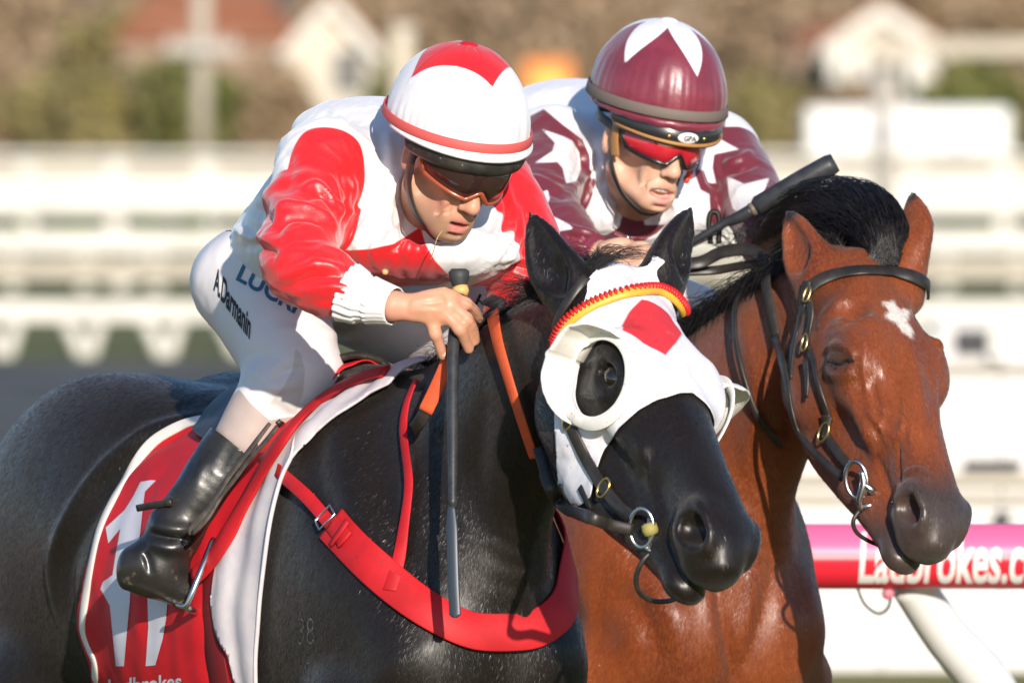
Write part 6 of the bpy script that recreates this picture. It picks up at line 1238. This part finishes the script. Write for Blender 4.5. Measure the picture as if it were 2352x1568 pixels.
hl = HD2.inv(v); ncut = np.where((np.abs(hl[:, 0]) < .022), (1 - np.abs(hl[:, 0]) / .022) * .024, 0); low = hl[:, 2] < .016; v = v + HD2.vec(np.stack([0 * ncut, 0 * ncut, ncut * low * np.clip((.016 - hl[:, 2]) / .02, 0, 1)], 1))
gg = obj('goggles', v, q, M_lens2, J2, solid=.002, label='red-tinted goggles in a black frame')
obj('frame', *tube(v[-50:], .0042, 8), M_black_gloss, gg); obj('frame', *tube(v[:50], .0035, 8), M_black_gloss, gg)
for k in (0, 49): obj('frame', *tube(A([v[k], v[50 + k], v[100 + k], v[150 + k]]), .005, 8), M_black_gloss, gg)
gs = spline(A([HD2.to(x) for x in ((.080, .045, .018), (.088, .0, .022), (.085, -.06, .03), (.05, -.118, .035), (0, -.132, .036), (-.05, -.118, .035), (-.085, -.06, .03), (-.088, 0, .022), (-.080, .045, .018))]), 60); obj('strap', *ribbon(gs, nrm(gs - HD2.to((0, -.02, .03))), .018, .0015), M_leather, gg)
M_tan = mat('tan_strap', (.36, .17, .05), .5)
for s in (1, -1):
    p = spline(A([HD2.to((s * .086, .006, .045)), HD2.to((s * .0845, .012, .0)), HD2.to((s * .074, .02, -.05)), HD2.to((s * .052, .045, -.094)), HD2.to((s * .02, .066, -.118)), HD2.to((0, .07, -.122))]), 26); obj('chin_strap', *ribbon(p, nrm(p - HD2.to((0, .01, -.02))), .012, .003), M_leather, J2)
p = spline(A([HD2.to((.086, .02, .03)), HD2.to((.0845, .022, .0)), HD2.to((.076, .028, -.032))]), 14); obj('ear_pad', *ribbon(p, nrm(p - HD2.to((0, .01, -.02))), .020, .004), M_tan, J2)
for x, y in ((1586, 392), (1583, 401), (1577, 412)): obj('strap_bead', *sphere(P(x, y, 1.385), (.006, .006, .008), 8), mat('bead_orange', (.75, .06, .03), .35), J2)
# whip of the second jockey
W2 = thing('whip', P(1745, 480, 1.22), 'thick-handled black whip held out over the mane of the bay horse', 'whip')
obj('handle', *tube([P(1733, 478, 1.21), P(1742, 472, 1.21), P(1830, 421, 1.20), P(1905, 380, 1.19), P(1918, 373, 1.19)], [.012, .0175, .0185, .0195, .017], 16), M_whip, W2)
obj('handle_collar', *tube([P(1724, 483, 1.21), P(1734, 478, 1.21)], .0125, 14), mat('whip_collar', (.16, .12, .09), .5), W2)
obj('shaft', *tube([P(1726, 482, 1.21), P(1700, 498, 1.215), P(1665, 512, 1.22), P(1620, 538, 1.225), P(1560, 572, 1.235), P(1500, 600, 1.24)], [.011, .0115, .008, .007, .0065, .006], 12, ns=30), M_whip, W2)
# ------------------------------------------------------------------ tack of the bay
BR2 = thing('bridle', H2.T + A([0, 0, .01]), 'plain black leather bridle with brass buckles on the bay horse', 'bridle')
z6 = lambda a: [(1635.9 + x * .3751, 386 + y * .3751) for x, y in a]; z7 = lambda a: [(1709 + x * .4379, 882 + y * .4379) for x, y in a]
strap('browband', [(1862, 668), (1880, 650), (1920, 634), (1985, 626), (2060, 630), (2110, 645), (2135, 668), (2142, 690)], .024, M_leather, BR2, 60, .004, .005, S2h, .9)
strap('crownpiece', [(1860, 650), (1858, 672), (1862, 700)], .018, M_leather, BR2, 12, .007, .005, S2h, .9)
both(S2h, H2, z6([(600, 770), (625, 880), (620, 980), (605, 1080), (640, 1180), (662, 1290), (700, 1430), (735, 1560)]), 40, lambda p, n: obj('cheekpiece', *ribbon(p + n * .006, n, .014, .005), M_leather, BR2), .9)
both(S2h, H2, z7([(440, 150), (452, 210), (450, 270), (500, 345), (545, 405), (570, 430)]), 30, lambda p, n: obj('cheekpiece', *ribbon(p + n * .008, n, .018, .005), M_leather, BR2), .9)
strap('throatlatch', z6([(585, 830), (560, 950), (530, 1080), (510, 1200), (505, 1300)]), .013, M_leather, BR2, 24, .008, .004, S2h, 1.0)
p, n = S2h.path([(1861, 829), (1866, 870), (1864, 915)], 12, Yg=.9); obj('strap_end', *ribbon(p + n * .010, n, np.linspace(.013, .007, 12), .004), M_leather, BR2)
for px, a, b, an in (((1864, 682), .006, .014, .1), ((1863, 792), .008, .016, -.2), ((1905, 996), .011, .018, .35)): buckle(S2h, px, a, b, an, M_brass, BR2, .014, .0022, .9)
bY2 = S2h.hit(1985, 1110, .5)[0][1] - .02
a = np.linspace(0, 2 * np.pi, 40, endpoint=False)
obj('bit_ring', *tube(A([P(1967 + 24 * math.cos(t) + 6 * math.sin(t), 1102 + 42 * math.sin(t) - 4 * math.cos(t), bY2 - .008 * math.cos(t)) for t in a]), .004, 10, closed=True), M_steel, BR2)
obj('bit_bar', *tube([P(1978, 1080, bY2 - .006), P(1984, 1110, bY2 - .008), P(1974, 1150, bY2 - .006), P(1980, 1172, bY2 - .004)], [.004, .007, .006, .004], 10, ns=14), M_steel, BR2)
obj('bit_arm', *tube([P(1984, 1112, bY2 - .008), P(2004, 1126, bY2 - .008), P(2020, 1142, bY2 + .004)], [.006, .0065, .004], 10, ns=10), M_steel, BR2)
obj('bit_arm', *tube([P(1974, 1166, bY2 - .004), P(2000, 1160, bY2 - .006), P(2026, 1154, bY2 + .006)], [.004, .0045, .004], 8, ns=10), M_steel, BR2)
obj('chin_strap', *tube([P(1974, 1172, bY2), P(1960, 1195, bY2 - .004), P(1966, 1220, bY2), P(1992, 1240, bY2 + .012), P(2030, 1256, bY2 + .035)], .0038, 10, ns=30), M_leather, BR2)
RN2 = thing('reins', P(1765, 600, 1.2), 'black webbing reins of the bay horse running from bit to hands', 'reins')
p, n = S2h.path([(1764, 596), (1770, 640), (1780, 690), (1797, 776)], 24, Yg=1.2, sm=4); obj('rein_grip', *ribbon(p + n * .012, n, .024, .005), mat('rubber_grip_grey', (.035, .031, .026), .75, .3, (.05, .045, .038), 40, bump=((160, .5, .0015),)), RN2)
p, n = S2h.path([(1796, 772), (1812, 830), (1824, 890), (1829, 930), (1846, 985), (1870, 1022), (1900, 1055), (1935, 1088), (1950, 1100)], 50, Yg=1.0, sm=4); obj('leather_rein', *ribbon(p + n * .012, n, np.r_[np.linspace(.024, .015, 14), np.full(36, .016)], .005), M_leather, RN2)
p, n = S2h.path([(1728, 655), (1708, 690), (1701, 724), (1704, 780), (1713, 830), (1733, 911), (1755, 970), (1800, 1018)], 40, Yg=1.2, sm=4); obj('neck_strap', *ribbon(p + n * .010, n, .012, .006), M_leather, RN2)
strap3('leather_rein', A([P(1764, 598, 1.20), P(1720, 575, 1.22), P(1660, 580, 1.24), P(1600, 605, 1.25), P(1500, 605, 1.22)]), .024, M_leather, RN2, 30, .005, (-.2, -1, .4))
strap3('leather_rein', A([P(1750, 604, 1.22), P(1700, 612, 1.25), P(1640, 622, 1.27), P(1560, 625, 1.26)]), .016, M_leather, RN2, 24, .005, (-.2, -1, .4))
q = spline(A([P(1632, 560, 1.27), P(1628, 510, 1.27), P(1634, 488, 1.27), P(1648, 490, 1.27), P(1652, 515, 1.27), P(1650, 560, 1.27)]), 30); obj('rein_loop', *ribbon(q, np.tile(A([0, -1., 0]), (30, 1)), .010, .012), M_leather, RN2)
